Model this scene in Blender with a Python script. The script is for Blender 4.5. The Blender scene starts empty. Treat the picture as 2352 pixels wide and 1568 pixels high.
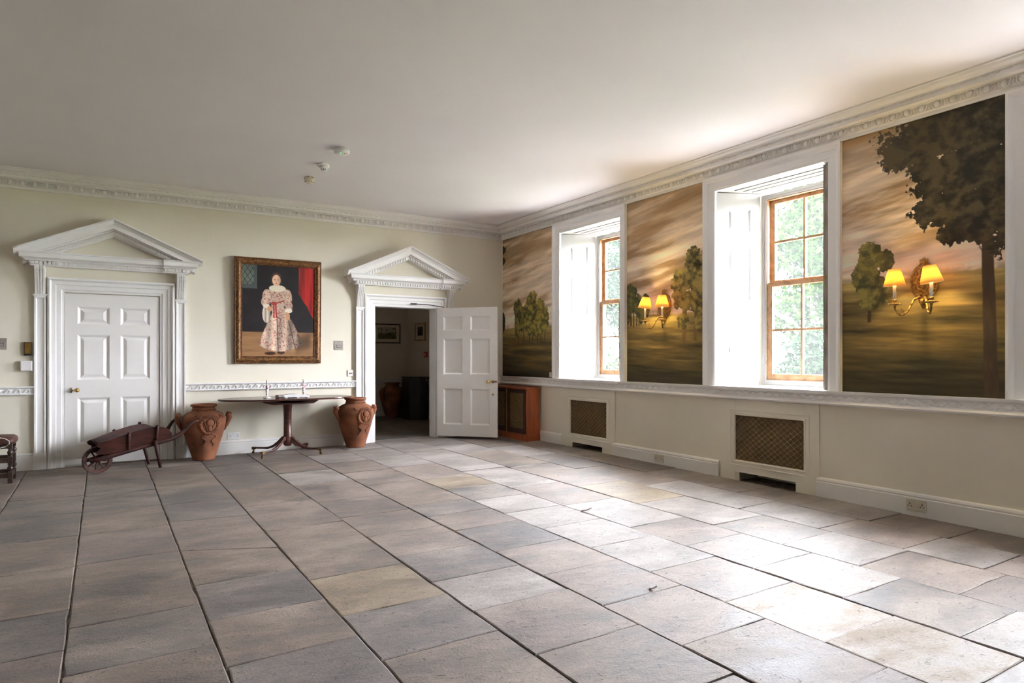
import bpy, bmesh, math, random
import numpy as np
from mathutils import Vector, Matrix

random.seed(7)
RNG = np.random.default_rng(11)
PI = math.pi
SC = bpy.context.scene
COL = SC.collection

# ------------------------------------------------------------------ camera
cam_d = bpy.data.cameras.new('camera')
cam = bpy.data.objects.new('camera', cam_d)
COL.objects.link(cam)
cam.location = (-5.3515, -8.990, 1.2152)
cam.rotation_euler = (PI / 2, 0, -math.radians(31.626))
cam_d.sensor_width = 36.0
cam_d.lens = 23.388
cam_d.shift_y = 36.0 / 2352.0
cam_d.clip_start = 0.05
cam_d.clip_end = 400
SC.camera = cam

# ------------------------------------------------------------------ light
world = bpy.data.worlds.new('world')
SC.world = world
world.use_nodes = True
wn = world.node_tree
for n in list(wn.nodes):
    wn.nodes.remove(n)
w_out = wn.nodes.new('ShaderNodeOutputWorld')
w_bg = wn.nodes.new('ShaderNodeBackground')
w_bg.inputs['Color'].default_value = (0.89, 0.905, 1.0, 1)      # bright, even overcast
w_bg.inputs['Strength'].default_value = 75.0
wn.links.new(w_bg.outputs[0], w_out.inputs['Surface'])

sun_d = bpy.data.lights.new('sun', 'SUN')
sun_d.energy = 60.0
sun_d.angle = math.radians(8)
sun_d.color = (1.0, 0.96, 0.88)
sun = bpy.data.objects.new('sun', sun_d)
COL.objects.link(sun)
sun.rotation_euler = (0, math.radians(-38), math.radians(-20))   # high, from behind the house

WIN_C = [-2.18, -4.90, -7.62]                            # window centres along the window wall
for c in WIN_C:
    ld = bpy.data.lights.new('window_portal', 'AREA')
    ld.shape = 'RECTANGLE'
    ld.size, ld.size_y = 0.95, 2.0
    ld.cycles.is_portal = True
    lo = bpy.data.objects.new('window_portal', ld)
    COL.objects.link(lo)
    lo.location = (0.70, c, 1.9)
    lo.rotation_euler = (0, PI / 2, 0)                           # shines to -X, into the room

vs = SC.view_settings
vs.view_transform = 'Standard'
vs.look = 'None'
vs.gamma = 1.0
vs.use_curve_mapping = False
vs.exposure = 1.18
SC.cycles.max_bounces = 14
SC.cycles.diffuse_bounces = 9
SC.cycles.glossy_bounces = 4
SC.cycles.transmission_bounces = 6
SC.cycles.transparent_max_bounces = 12
SC.cycles.sample_clamp_indirect = 8.0
SC.cycles.caustics_reflective = False
SC.cycles.caustics_refractive = False
SC.cycles.use_denoising = True

# ------------------------------------------------------------------ materials
def srgb(r, g, b):
    def f(c):
        c = c / 255.0
        return c / 12.92 if c <= 0.04045 else ((c + 0.055) / 1.055) ** 2.4
    return (f(r), f(g), f(b))

def pmat(name, c1, c2=None, scale=3.0, rough=0.5, bump=0.0, bscale=40.0, bdist=0.01, metal=0.0, spec=0.5,
         stretch=(1, 1, 1), lo=0.35, hi=0.65, detail=6.0, coat=0.0):
    m = bpy.data.materials.new(name)
    m.use_nodes = True
    nt = m.node_tree
    b = nt.nodes['Principled BSDF']
    b.inputs['Roughness'].default_value = rough
    b.inputs['Metallic'].default_value = metal
    b.inputs['Specular IOR Level'].default_value = spec
    b.inputs['Coat Weight'].default_value = coat
    b.inputs['Base Color'].default_value = (*c1, 1)
    if c2 is not None or bump:
        tc = nt.nodes.new('ShaderNodeTexCoord')
        mp = nt.nodes.new('ShaderNodeMapping')
        mp.inputs['Scale'].default_value = stretch
        nt.links.new(tc.outputs['Object'], mp.inputs['Vector'])
    if c2 is not None:
        no = nt.nodes.new('ShaderNodeTexNoise')
        no.inputs['Scale'].default_value = scale
        no.inputs['Detail'].default_value = detail
        nt.links.new(mp.outputs[0], no.inputs['Vector'])
        cr = nt.nodes.new('ShaderNodeValToRGB')
        cr.color_ramp.elements[0].position = lo
        cr.color_ramp.elements[1].position = hi
        cr.color_ramp.elements[0].color = (*c1, 1)
        cr.color_ramp.elements[1].color = (*c2, 1)
        nt.links.new(no.outputs['Fac'], cr.inputs['Fac'])
        nt.links.new(cr.outputs['Color'], b.inputs['Base Color'])
    if bump:
        nb = nt.nodes.new('ShaderNodeTexNoise')
        nb.inputs['Scale'].default_value = bscale
        nb.inputs['Detail'].default_value = 5
        nt.links.new(mp.outputs[0], nb.inputs['Vector'])
        bp = nt.nodes.new('ShaderNodeBump')
        bp.inputs['Strength'].default_value = bump
        bp.inputs['Distance'].default_value = bdist
        nt.links.new(nb.outputs['Fac'], bp.inputs['Height'])
        nt.links.new(bp.outputs[0], b.inputs['Normal'])
    return m

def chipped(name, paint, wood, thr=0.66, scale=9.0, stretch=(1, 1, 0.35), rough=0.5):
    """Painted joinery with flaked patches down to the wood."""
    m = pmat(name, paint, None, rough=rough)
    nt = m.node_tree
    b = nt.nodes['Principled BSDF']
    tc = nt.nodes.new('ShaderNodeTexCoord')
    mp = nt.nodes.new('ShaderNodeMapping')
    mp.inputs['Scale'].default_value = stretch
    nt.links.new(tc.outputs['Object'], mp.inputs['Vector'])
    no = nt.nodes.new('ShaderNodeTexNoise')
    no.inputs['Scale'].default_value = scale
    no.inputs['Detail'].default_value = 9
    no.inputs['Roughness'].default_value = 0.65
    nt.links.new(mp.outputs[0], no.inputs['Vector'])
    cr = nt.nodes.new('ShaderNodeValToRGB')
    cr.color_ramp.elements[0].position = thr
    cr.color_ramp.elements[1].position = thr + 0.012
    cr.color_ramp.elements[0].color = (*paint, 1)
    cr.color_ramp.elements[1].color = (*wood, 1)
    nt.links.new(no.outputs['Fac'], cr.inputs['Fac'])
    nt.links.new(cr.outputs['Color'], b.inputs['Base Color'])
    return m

def stone_mat(name, ca, cb, cc, rough=0.58):
    m = bpy.data.materials.new(name)
    m.use_nodes = True
    nt = m.node_tree
    L = nt.links.new
    b = nt.nodes['Principled BSDF']
    tc = nt.nodes.new('ShaderNodeTexCoord')
    oi = nt.nodes.new('ShaderNodeObjectInfo')
    mul = nt.nodes.new('ShaderNodeVectorMath'); mul.operation = 'ADD'
    cmb = nt.nodes.new('ShaderNodeCombineXYZ')
    k = nt.nodes.new('ShaderNodeMath'); k.operation = 'MULTIPLY'; k.inputs[1].default_value = 37.0
    L(oi.outputs['Random'], k.inputs[0])
    L(k.outputs[0], cmb.inputs['X']); L(k.outputs[0], cmb.inputs['Z'])
    L(tc.outputs['Object'], mul.inputs[0]); L(cmb.outputs[0], mul.inputs[1])
    mp = nt.nodes.new('ShaderNodeMapping')
    mp.inputs['Scale'].default_value = (1.0, 1.75, 1.0)
    mp.inputs['Rotation'].default_value = (0, 0, 0.12)
    L(mul.outputs[0], mp.inputs['Vector'])
    n1 = nt.nodes.new('ShaderNodeTexNoise'); n1.inputs['Scale'].default_value = 1.9; n1.inputs['Detail'].default_value = 11
    n1.inputs['Roughness'].default_value = 0.62
    n1.inputs['Distortion'].default_value = 0.25
    L(mp.outputs[0], n1.inputs['Vector'])
    cr = nt.nodes.new('ShaderNodeValToRGB')
    e = cr.color_ramp.elements
    e[0].position = 0.38; e[0].color = (*ca, 1)
    e[1].position = 0.63; e[1].color = (*cc, 1)
    x = e.new(0.5); x.color = (*cb, 1)
    L(n1.outputs['Fac'], cr.inputs['Fac'])
    # fine grain
    n2 = nt.nodes.new('ShaderNodeTexNoise'); n2.inputs['Scale'].default_value = 90; n2.inputs['Detail'].default_value = 3
    L(mul.outputs[0], n2.inputs['Vector'])
    # narrow dark cleft lines
    n3 = nt.nodes.new('ShaderNodeTexNoise'); n3.inputs['Scale'].default_value = 6.0; n3.inputs['Detail'].default_value = 7
    n3.inputs['Distortion'].default_value = 0.7
    L(mp.outputs[0], n3.inputs['Vector'])
    ridge = nt.nodes.new('ShaderNodeMath'); ridge.operation = 'SUBTRACT'; ridge.inputs[1].default_value = 0.5
    L(n3.outputs['Fac'], ridge.inputs[0])
    ab = nt.nodes.new('ShaderNodeMath'); ab.operation = 'ABSOLUTE'
    L(ridge.outputs[0], ab.inputs[0])
    rr = nt.nodes.new('ShaderNodeMapRange')
    rr.inputs['From Min'].default_value = 0.0; rr.inputs['From Max'].default_value = 0.009
    rr.inputs['To Min'].default_value = 0.72; rr.inputs['To Max'].default_value = 1.0
    L(ab.outputs[0], rr.inputs['Value'])
    gr = nt.nodes.new('ShaderNodeMapRange')
    gr.inputs['From Min'].default_value = 0.3; gr.inputs['From Max'].default_value = 0.7
    gr.inputs['To Min'].default_value = 0.86; gr.inputs['To Max'].default_value = 1.12
    L(n2.outputs['Fac'], gr.inputs['Value'])
    # per-stone lightness
    ps = nt.nodes.new('ShaderNodeMapRange'); ps.inputs['To Min'].default_value = 0.93; ps.inputs['To Max'].default_value = 1.07
    L(oi.outputs['Random'], ps.inputs['Value'])
    # small flaked pits
    n4 = nt.nodes.new('ShaderNodeTexNoise'); n4.inputs['Scale'].default_value = 24; n4.inputs['Detail'].default_value = 3
    n4.inputs['Distortion'].default_value = 0.6
    L(mp.outputs[0], n4.inputs['Vector'])
    pit = nt.nodes.new('ShaderNodeMapRange')
    pit.inputs['From Min'].default_value = 0.655; pit.inputs['From Max'].default_value = 0.70
    pit.inputs['To Min'].default_value = 1.0; pit.inputs['To Max'].default_value = 0.62
    L(n4.outputs['Fac'], pit.inputs['Value'])
    m0 = nt.nodes.new('ShaderNodeMath'); m0.operation = 'MULTIPLY'
    L(rr.outputs[0], m0.inputs[0]); L(pit.outputs[0], m0.inputs[1])
    m1 = nt.nodes.new('ShaderNodeMath'); m1.operation = 'MULTIPLY'
    L(m0.outputs[0], m1.inputs[0]); L(gr.outputs[0], m1.inputs[1])
    m2 = nt.nodes.new('ShaderNodeMath'); m2.operation = 'MULTIPLY'
    L(m1.outputs[0], m2.inputs[0]); L(ps.outputs[0], m2.inputs[1])
    vm = nt.nodes.new('ShaderNodeVectorMath'); vm.operation = 'SCALE'
    L(cr.outputs['Color'], vm.inputs[0]); L(m2.outputs[0], vm.inputs['Scale'])
    L(vm.outputs[0], b.inputs['Base Color'])
    rn = nt.nodes.new('ShaderNodeMapRange')
    rn.inputs['From Min'].default_value = 0.3; rn.inputs['From Max'].default_value = 0.7
    rn.inputs['To Min'].default_value = rough - 0.10; rn.inputs['To Max'].default_value = rough + 0.14
    L(n1.outputs['Fac'], rn.inputs['Value'])
    L(rn.outputs[0], b.inputs['Roughness'])
    # relief
    hsum = nt.nodes.new('ShaderNodeMath'); hsum.operation = 'MULTIPLY_ADD'; hsum.inputs[1].default_value = 0.6
    L(n1.outputs['Fac'], hsum.inputs[0])
    h3 = nt.nodes.new('ShaderNodeMath'); h3.operation = 'MULTIPLY'; h3.inputs[1].default_value = 0.55
    L(n3.outputs['Fac'], h3.inputs[0]); L(h3.outputs[0], hsum.inputs[2])
    h1 = nt.nodes.new('ShaderNodeMath'); h1.operation = 'MULTIPLY_ADD'; h1.inputs[1].default_value = 0.35
    L(pit.outputs[0], h1.inputs[0]); L(hsum.outputs[0], h1.inputs[2])
    h2 = nt.nodes.new('ShaderNodeMath'); h2.operation = 'MULTIPLY_ADD'; h2.inputs[1].default_value = 0.14
    L(n2.outputs['Fac'], h2.inputs[0]); L(h1.outputs[0], h2.inputs[2])
    bp = nt.nodes.new('ShaderNodeBump'); bp.inputs['Strength'].default_value = 0.8; bp.inputs['Distance'].default_value = 0.014
    L(h2.outputs[0], bp.inputs['Height'])
    L(bp.outputs[0], b.inputs['Normal'])
    return m

def paint_mat(name, rough=0.6, weave=0.15):
    """A flat picture whose colours are stored on the canvas's own points."""
    m = bpy.data.materials.new(name)
    m.use_nodes = True
    nt = m.node_tree
    L = nt.links.new
    b = nt.nodes['Principled BSDF']
    at = nt.nodes.new('ShaderNodeAttribute'); at.attribute_name = 'paint'
    tc = nt.nodes.new('ShaderNodeTexCoord')
    no = nt.nodes.new('ShaderNodeTexNoise'); no.inputs['Scale'].default_value = 160; no.inputs['Detail'].default_value = 2
    L(tc.outputs['Object'], no.inputs['Vector'])
    mr = nt.nodes.new('ShaderNodeMapRange')
    mr.inputs['From Min'].default_value = 0.3; mr.inputs['From Max'].default_value = 0.7
    mr.inputs['To Min'].default_value = 1 - weave; mr.inputs['To Max'].default_value = 1 + weave
    L(no.outputs['Fac'], mr.inputs['Value'])
    vm = nt.nodes.new('ShaderNodeVectorMath'); vm.operation = 'SCALE'
    L(at.outputs['Color'], vm.inputs[0]); L(mr.outputs[0], vm.inputs['Scale'])
    L(vm.outputs[0], b.inputs['Base Color'])
    b.inputs['Roughness'].default_value = rough
    b.inputs['Specular IOR Level'].default_value = 0.25
    return m

def emit_mat(name, col, strength):
    m = bpy.data.materials.new(name)
    m.use_nodes = True
    b = m.node_tree.nodes['Principled BSDF']
    b.inputs['Base Color'].default_value = (*col, 1)
    b.inputs['Emission Color'].default_value = (*col, 1)
    b.inputs['Emission Strength'].default_value = strength
    return m

def glass_mat(name):
    """Old window glass with a faint white veil mixed in for glare."""
    m = bpy.data.materials.new(name)
    m.use_nodes = True
    nt = m.node_tree
    for n in list(nt.nodes):
        nt.nodes.remove(n)
    L = nt.links.new
    out = nt.nodes.new('ShaderNodeOutputMaterial')
    tr = nt.nodes.new('ShaderNodeBsdfTransparent'); tr.inputs['Color'].default_value = (0.97, 0.985, 0.98, 1)
    tl = nt.nodes.new('ShaderNodeBsdfTranslucent'); tl.inputs['Color'].default_value = (0.9, 0.92, 0.92, 1)
    gl = nt.nodes.new('ShaderNodeBsdfGlossy'); gl.inputs['Roughness'].default_value = 0.02
    mx = nt.nodes.new('ShaderNodeMixShader'); mx.inputs[0].default_value = 0.0042  # small translucent share paints the whitish window glare
    L(tr.outputs[0], mx.inputs[1]); L(tl.outputs[0], mx.inputs[2])
    fw_ = nt.nodes.new('ShaderNodeLayerWeight'); fw_.inputs['Blend'].default_value = 0.5
    pw_ = nt.nodes.new('ShaderNodeMath'); pw_.operation = 'POWER'; pw_.inputs[1].default_value = 5.0
    L(fw_.outputs['Facing'], pw_.inputs[0])
    lw = nt.nodes.new('ShaderNodeMath'); lw.operation = 'MULTIPLY_ADD'; lw.inputs[1].default_value = 0.6; lw.inputs[2].default_value = 0.02
    L(pw_.outputs[0], lw.inputs[0])
    mx2 = nt.nodes.new('ShaderNodeMixShader')
    L(lw.outputs[0], mx2.inputs[0]); L(mx.outputs[0], mx2.inputs[1]); L(gl.outputs[0], mx2.inputs[2])
    L(mx2.outputs[0], out.inputs['Surface'])
    return m

def shade_mat(name):
    m = bpy.data.materials.new(name)
    m.use_nodes = True
    nt = m.node_tree
    for n in list(nt.nodes):
        nt.nodes.remove(n)
    L = nt.links.new
    out = nt.nodes.new('ShaderNodeOutputMaterial')
    df = nt.nodes.new('ShaderNodeBsdfDiffuse'); df.inputs['Color'].default_value = (0.80, 0.64, 0.34, 1)
    tl = nt.nodes.new('ShaderNodeBsdfTranslucent'); tl.inputs['Color'].default_value = (0.95, 0.66, 0.20, 1)
    mx = nt.nodes.new('ShaderNodeMixShader'); mx.inputs[0].default_value = 0.45
    L(df.outputs[0], mx.inputs[1]); L(tl.outputs[0], mx.inputs[2])
    L(mx.outputs[0], out.inputs['Surface'])
    return m

MT = {}
MT['cream'] = pmat('cream_wall_paint', (0.74, 0.70, 0.585), (0.77, 0.735, 0.625), scale=1.3, rough=0.75, bump=0.12, bscale=60, bdist=0.004, spec=0.3)
MT['tan'] = pmat('drab_wall_paint', (0.52, 0.47, 0.39), (0.58, 0.53, 0.45), scale=1.0, rough=0.7)
MT['dado'] = pmat('dado_paint', (0.76, 0.715, 0.60), (0.79, 0.745, 0.635), scale=1.5, rough=0.6, bump=0.08, bscale=60, bdist=0.003, spec=0.35)
MT['ceiling'] = pmat('ceiling_paint', (0.82, 0.80, 0.825), (0.86, 0.84, 0.86), scale=0.7, rough=0.85, bump=0.15, bscale=3.0, bdist=0.02, spec=0.2)
MT['trim'] = pmat('white_trim_paint', (0.84, 0.83, 0.82), (0.87, 0.865, 0.855), scale=2.0, rough=0.42, spec=0.45)
MT['plaster'] = pmat('white_plaster', (0.80, 0.78, 0.75), (0.84, 0.825, 0.80), scale=2.5, rough=0.7, spec=0.3)
MT['scuffed'] = chipped('scuffed_skirting_paint', (0.80, 0.785, 0.755), (0.22, 0.19, 0.15), thr=0.70, scale=22, stretch=(1, 1, 1))
MT['dooroff'] = pmat('door_paint', (0.80, 0.785, 0.765), (0.83, 0.815, 0.80), scale=2.0, rough=0.38, spec=0.5)
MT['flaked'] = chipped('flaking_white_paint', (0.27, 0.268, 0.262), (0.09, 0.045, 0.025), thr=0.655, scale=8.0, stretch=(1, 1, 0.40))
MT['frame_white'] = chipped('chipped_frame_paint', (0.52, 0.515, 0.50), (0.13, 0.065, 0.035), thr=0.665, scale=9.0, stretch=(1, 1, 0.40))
MT['barewood'] = pmat('weathered_grey_wood', (0.20, 0.165, 0.13), (0.38, 0.33, 0.28), scale=10, rough=0.8, stretch=(6, 6, 0.6))
MT['sash'] = pmat('stripped_sash_wood', (0.20, 0.095, 0.036), (0.42, 0.25, 0.125), scale=14, rough=0.55, stretch=(1, 1, 1), lo=0.3, hi=0.7)
MT['glass'] = glass_mat('veiled_window_glass')
MT['mortar'] = pmat('dark_joint_soil', (0.060, 0.045, 0.032), (0.24, 0.19, 0.145), scale=9, rough=0.95, bump=0.4, bscale=60)
MT['mahogany'] = pmat('dark_mahogany', (0.035, 0.010, 0.008), (0.085, 0.022, 0.014), scale=5, rough=0.33, stretch=(1, 6, 6), spec=0.4, coat=0.0)
MT['barrow'] = pmat('worn_red_brown_wood', (0.018, 0.0065, 0.005), (0.058, 0.015, 0.009), scale=6, rough=0.55, stretch=(1, 5, 5), spec=0.3)
MT['cabinet'] = pmat('orange_mahogany', (0.19, 0.040, 0.010), (0.30, 0.070, 0.018), scale=4, rough=0.42, stretch=(5, 5, 0.6))
MT['polished'] = pmat('polished_mahogany', (0.035, 0.011, 0.008), (0.080, 0.024, 0.015), scale=5, rough=0.12, stretch=(1, 6, 6), spec=0.6)
MT['oak'] = pmat('black_oak', (0.018, 0.010, 0.007), (0.045, 0.024, 0.016), scale=8, rough=0.35, stretch=(3, 3, 1))
MT['leather'] = pmat('dark_red_hide', (0.035, 0.010, 0.007), (0.075, 0.022, 0.012), scale=12, rough=0.55, bump=0.2, bscale=70)
MT['cord'] = pmat('white_cord', (0.72, 0.72, 0.68), None, rough=0.7)
MT['terracotta'] = pmat('terracotta', (0.125, 0.047, 0.023), (0.270, 0.105, 0.052), scale=5, rough=0.8, bump=0.25, bscale=35, bdist=0.006, spec=0.25)
MT['brass'] = pmat('brass', (0.62, 0.40, 0.12), (0.42, 0.26, 0.07), scale=8, rough=0.3, metal=1.0)
MT['oldbrass'] = pmat('dull_brass', (0.16, 0.09, 0.03), (0.50, 0.30, 0.09), scale=55, rough=0.42, metal=0.9, bump=0.7, bscale=75, bdist=0.012)
MT['darkbrass'] = pmat('tarnished_brass', (0.05, 0.032, 0.014), (0.22, 0.14, 0.05), scale=30, rough=0.5, metal=0.7)
MT['gilt'] = pmat('gilt_carving', (0.13, 0.052, 0.016), (0.42, 0.22, 0.06), scale=38, rough=0.42, metal=0.55, bump=0.8, bscale=55, bdist=0.012)
MT['giltdark'] = pmat('gilt_ground', (0.08, 0.030, 0.011), (0.22, 0.10, 0.03), scale=30, rough=0.45, metal=0.4, bump=0.4, bscale=50)
MT['steel'] = pmat('brushed_nickel', (0.34, 0.31, 0.28), (0.40, 0.37, 0.33), scale=20, rough=0.45, metal=0.5)
MT['plastic'] = pmat('white_plastic', (0.80, 0.80, 0.79), None, rough=0.35)
MT['creamplastic'] = pmat('yellowed_plastic', (0.74, 0.68, 0.52), None, rough=0.4)
MT['oldplastic'] = pmat('painted_over_plate', (0.62, 0.57, 0.46), None, rough=0.45)
MT['black'] = pmat('black_void', (0.010, 0.009, 0.008), None, rough=0.6)
MT['blackiron'] = pmat('black_lacquer', (0.012, 0.010, 0.009), (0.022, 0.018, 0.015), scale=6, rough=0.35)
MT['redbox'] = pmat('red_plastic', (0.42, 0.02, 0.02), None, rough=0.4)
MT['darkred'] = pmat('old_brown_hole', (0.22, 0.08, 0.04), None, rough=0.6)
MT['fabric'] = pmat('brown_grille_cloth', (0.075, 0.048, 0.022), (0.12, 0.08, 0.038), scale=60, rough=0.9)
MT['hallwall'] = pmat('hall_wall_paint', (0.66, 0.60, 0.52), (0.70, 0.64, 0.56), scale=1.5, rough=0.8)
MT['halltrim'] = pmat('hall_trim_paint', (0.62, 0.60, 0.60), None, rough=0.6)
MT['mount'] = pmat('cream_picture_mount', (0.62, 0.56, 0.46), None, rough=0.8)
MT['ceramic'] = pmat('white_ceramic_with_red_pattern', (0.80, 0.78, 0.78), (0.33, 0.09, 0.14), scale=42, rough=0.22, lo=0.52, hi=0.58, detail=2)
MT['ceramicw'] = pmat('glazed_white_ceramic', (0.82, 0.81, 0.80), (0.70, 0.68, 0.68), scale=20, rough=0.25)
MT['book'] = pmat('grey_brown_cover', (0.28, 0.23, 0.21), None, rough=0.6)
MT['candle'] = pmat('ivory_candle_tube', (0.92, 0.87, 0.74), None, rough=0.5)
MT['shade'] = shade_mat('yellow_silk_shade')
MT['bulb'] = emit_mat('lit_bulb', (1.0, 0.80, 0.45), 26.0)
MT['led'] = emit_mat('green_light', (0.05, 1.0, 0.25), 4.0)
MT['mural'] = paint_mat('mural_oil_paint', rough=0.62, weave=0.08)
MT['portrait'] = paint_mat('portrait_oil_paint', rough=0.5, weave=0.08)
MT['grass'] = pmat('lawn_grass', (0.065, 0.075, 0.038), (0.10, 0.112, 0.06), scale=1.2, rough=0.9)
MT['leaf1'] = pmat('fresh_green_leaf', (0.0026, 0.0072, 0.0014), (0.0075, 0.0140, 0.0034), scale=1.5, rough=1.0, spec=0.0)
MT['leaf2'] = pmat('dark_green_leaf', (0.0018, 0.0046, 0.0020), (0.0052, 0.0092, 0.0044), scale=1.5, rough=1.0, spec=0.0)
MT['bounce_gravel'] = pmat('pale_bounce_gravel', (0.48, 0.46, 0.43), (0.60, 0.58, 0.54), scale=6, rough=0.95)
MT['bark'] = pmat('grey_bark', (0.03, 0.025, 0.02), (0.07, 0.06, 0.05), scale=8, rough=0.9)
MT['rim'] = pmat('outside_wall_render', (0.5, 0.48, 0.44), None, rough=0.9)
STONES = [
    stone_mat('stone_brown', (0.112, 0.094, 0.083), (0.172, 0.136, 0.112), (0.240, 0.195, 0.162)),
    stone_mat('stone_grey', (0.108, 0.095, 0.088), (0.160, 0.134, 0.117), (0.228, 0.190, 0.162)),
    stone_mat('stone_pink', (0.122, 0.101, 0.091), (0.188, 0.149, 0.128), (0.250, 0.203, 0.175)),
    stone_mat('stone_blue', (0.104, 0.092, 0.088), (0.153, 0.131, 0.120), (0.222, 0.188, 0.164)),
    stone_mat('stone_buff', (0.155, 0.120, 0.086), (0.218, 0.170, 0.120), (0.275, 0.222, 0.160)),
    stone_mat('stone_sheen_pale', (0.165, 0.143, 0.132), (0.235, 0.204, 0.188), (0.300, 0.266, 0.246)),  # window sheen put into the stone colour
    stone_mat('stone_stained', (0.290, 0.255, 0.232), (0.270, 0.225, 0.188), (0.205, 0.150, 0.100)),
]

# ------------------------------------------------------------------ mesh helpers
class MB:
    def __init__(s):
        s.v, s.f, s.sm = [], [], []

    def add(s, verts, faces, smooth=False):
        o = len(s.v)
        s.v += [tuple(p) for p in verts]
        s.f += [tuple(i + o for i in f) for f in faces]
        s.sm += [smooth] * len(faces)
        return s

    def box(s, x0, x1, y0, y1, z0, z1):
        v = [(x, y, z) for z in (z0, z1) for y in (y0, y1) for x in (x0, x1)]
        return s.add(v, [(0, 2, 3, 1), (4, 5, 7, 6), (0, 1, 5, 4), (2, 6, 7, 3), (0, 4, 6, 2), (1, 3, 7, 5)])

    def fbox(s, fn, u0, u1, v0, v1, d0, d1):
        v = [fn(u, w, d) for d in (d0, d1) for w in (v0, v1) for u in (u0, u1)]
        return s.add(v, [(0, 2, 3, 1), (4, 5, 7, 6), (0, 1, 5, 4), (2, 6, 7, 3), (0, 4, 6, 2), (1, 3, 7, 5)])

    def prism(s, poly, c0, c1, fn, smooth=False):
        n = len(poly)
        v = [fn(a, b, c0) for a, b in poly] + [fn(a, b, c1) for a, b in poly]
        s.add(v, [tuple(range(n))[::-1], tuple(range(n, 2 * n))])
        s.add(v, [(i, (i + 1) % n, n + (i + 1) % n, n + i) for i in range(n)], smooth)
        return s

    def sweep(s, prof, p0, p1, out, m0=0.0, m1=0.0, caps=True):
        p0, p1, out = Vector(p0), Vector(p1), Vector(out)
        d = (p1 - p0); d.z = 0; d.normalize()
        n = len(prof)
        a = [p0 + out * o + Vector((0, 0, z)) + d * (m0 * o) for o, z in prof]
        b = [p1 + out * o + Vector((0, 0, z)) - d * (m1 * o) for o, z in prof]
        f = [(i, (i + 1) % n, n + (i + 1) % n, n + i) for i in range(n)]
        if caps:
            f += [tuple(range(n))[::-1], tuple(range(n, 2 * n))]
        return s.add(a + b, f)

    def ring(s, fn, u0, v0, u1, v1, steps, cap=True):
        """Mitred rectangular moulding: steps = (inset, depth)."""
        v = []
        for i, d in steps:
            v += [fn(u0 + i, v0 + i, d), fn(u1 - i, v0 + i, d), fn(u1 - i, v1 - i, d), fn(u0 + i, v1 - i, d)]
        f = []
        for k in range(len(steps) - 1):
            for j in range(4):
                a, b = k * 4 + j, k * 4 + (j + 1) % 4
                f.append((a, b, b + 4, a + 4))
        if cap:
            k = (len(steps) - 1) * 4
            f.append((k, k + 1, k + 2, k + 3))
        return s.add(v, f)

    def arch3(s, fn, u0, v0, u1, v1, steps):
        """Moulding round three sides of an opening (open at the foot)."""
        v = []
        for i, d in steps:
            v += [fn(u0 + i, v0, d), fn(u0 + i, v1 - i, d), fn(u1 - i, v1 - i, d), fn(u1 - i, v0, d)]
        f = []
        for k in range(len(steps) - 1):
            for j in range(3):
                a = k * 4 + j
                f.append((a, a + 1, a + 5, a + 4))
        return s.add(v, f)

    def lathe(s, prof, n=24, c=(0, 0, 0), smooth=True, sx=1.0, sy=1.0):
        v = []
        for r, z in prof:
            for k in range(n):
                a = 2 * PI * k / n
                v.append((c[0] + r * math.cos(a) * sx, c[1] + r * math.sin(a) * sy, c[2] + z))
        f = []
        for i in range(len(prof) - 1):
            for k in range(n):
                a, b = i * n + k, i * n + (k + 1) % n
                f.append((a, b, b + n, a + n))
        s.add(v, f, smooth)
        o = len(s.v) - len(v)
        if prof[0][0] > 1e-5:
            s.f.append(tuple(o + k for k in range(n))[::-1]); s.sm.append(False)
        if prof[-1][0] > 1e-5:
            q = o + (len(prof) - 1) * n
            s.f.append(tuple(q + k for k in range(n))); s.sm.append(False)
        return s

    def tube(s, pts, rad, n=8, smooth=True, flat=1.0, up=None):
        pts = [Vector(p) for p in pts]
        m = len(pts)
        if not hasattr(rad, '__len__'):
            rad = [rad] * m
        v = []
        prev = None
        for i, p in enumerate(pts):
            t = (pts[min(i + 1, m - 1)] - pts[max(i - 1, 0)]).normalized()
            if prev is None:
                ref = Vector(up) if up else (Vector((0, 0, 1)) if abs(t.z) < 0.9 else Vector((1, 0, 0)))
                a = (ref - t * ref.dot(t)).normalized()
            else:
                a = (prev - t * prev.dot(t)).normalized()
            prev = a
            b = t.cross(a)
            for k in range(n):
                q = 2 * PI * k / n
                v.append(p + a * (math.cos(q) * rad[i] * flat) + b * (math.sin(q) * rad[i]))
        f = []
        for i in range(m - 1):
            for k in range(n):
                x, y = i * n + k, i * n + (k + 1) % n
                f.append((x, y, y + n, x + n))
        s.add(v, f, smooth)
        o = len(s.v) - len(v)
        s.f.append(tuple(o + k for k in range(n))[::-1]); s.sm.append(False)
        s.f.append(tuple(o + (m - 1) * n + k for k in range(n))); s.sm.append(False)
        return s

    def ell(s, c, r, nu=10, nv=6, rot=None, smooth=True):
        c = Vector(c)
        v = []
        for j in range(1, nv):
            t = PI * j / nv
            for k in range(nu):
                a = 2 * PI * k / nu
                v.append((math.sin(t) * math.cos(a) * r[0], math.sin(t) * math.sin(a) * r[1], math.cos(t) * r[2]))
        v += [(0, 0, r[2]), (0, 0, -r[2])]
        if rot is not None:
            v = [rot @ Vector(p) for p in v]
        v = [Vector(p) + c for p in v]
        f = []
        for j in range(nv - 2):
            for k in range(nu):
                a, b = j * nu + k, j * nu + (k + 1) % nu
                f.append((a, a + nu, b + nu, b))
        T, B = (nv - 1) * nu, (nv - 1) * nu + 1
        for k in range(nu):
            f.append((T, k, (k + 1) % nu))
            q = (nv - 2) * nu
            f.append((B, q + (k + 1) % nu, q + k))
        return s.add(v, f, smooth)

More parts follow.
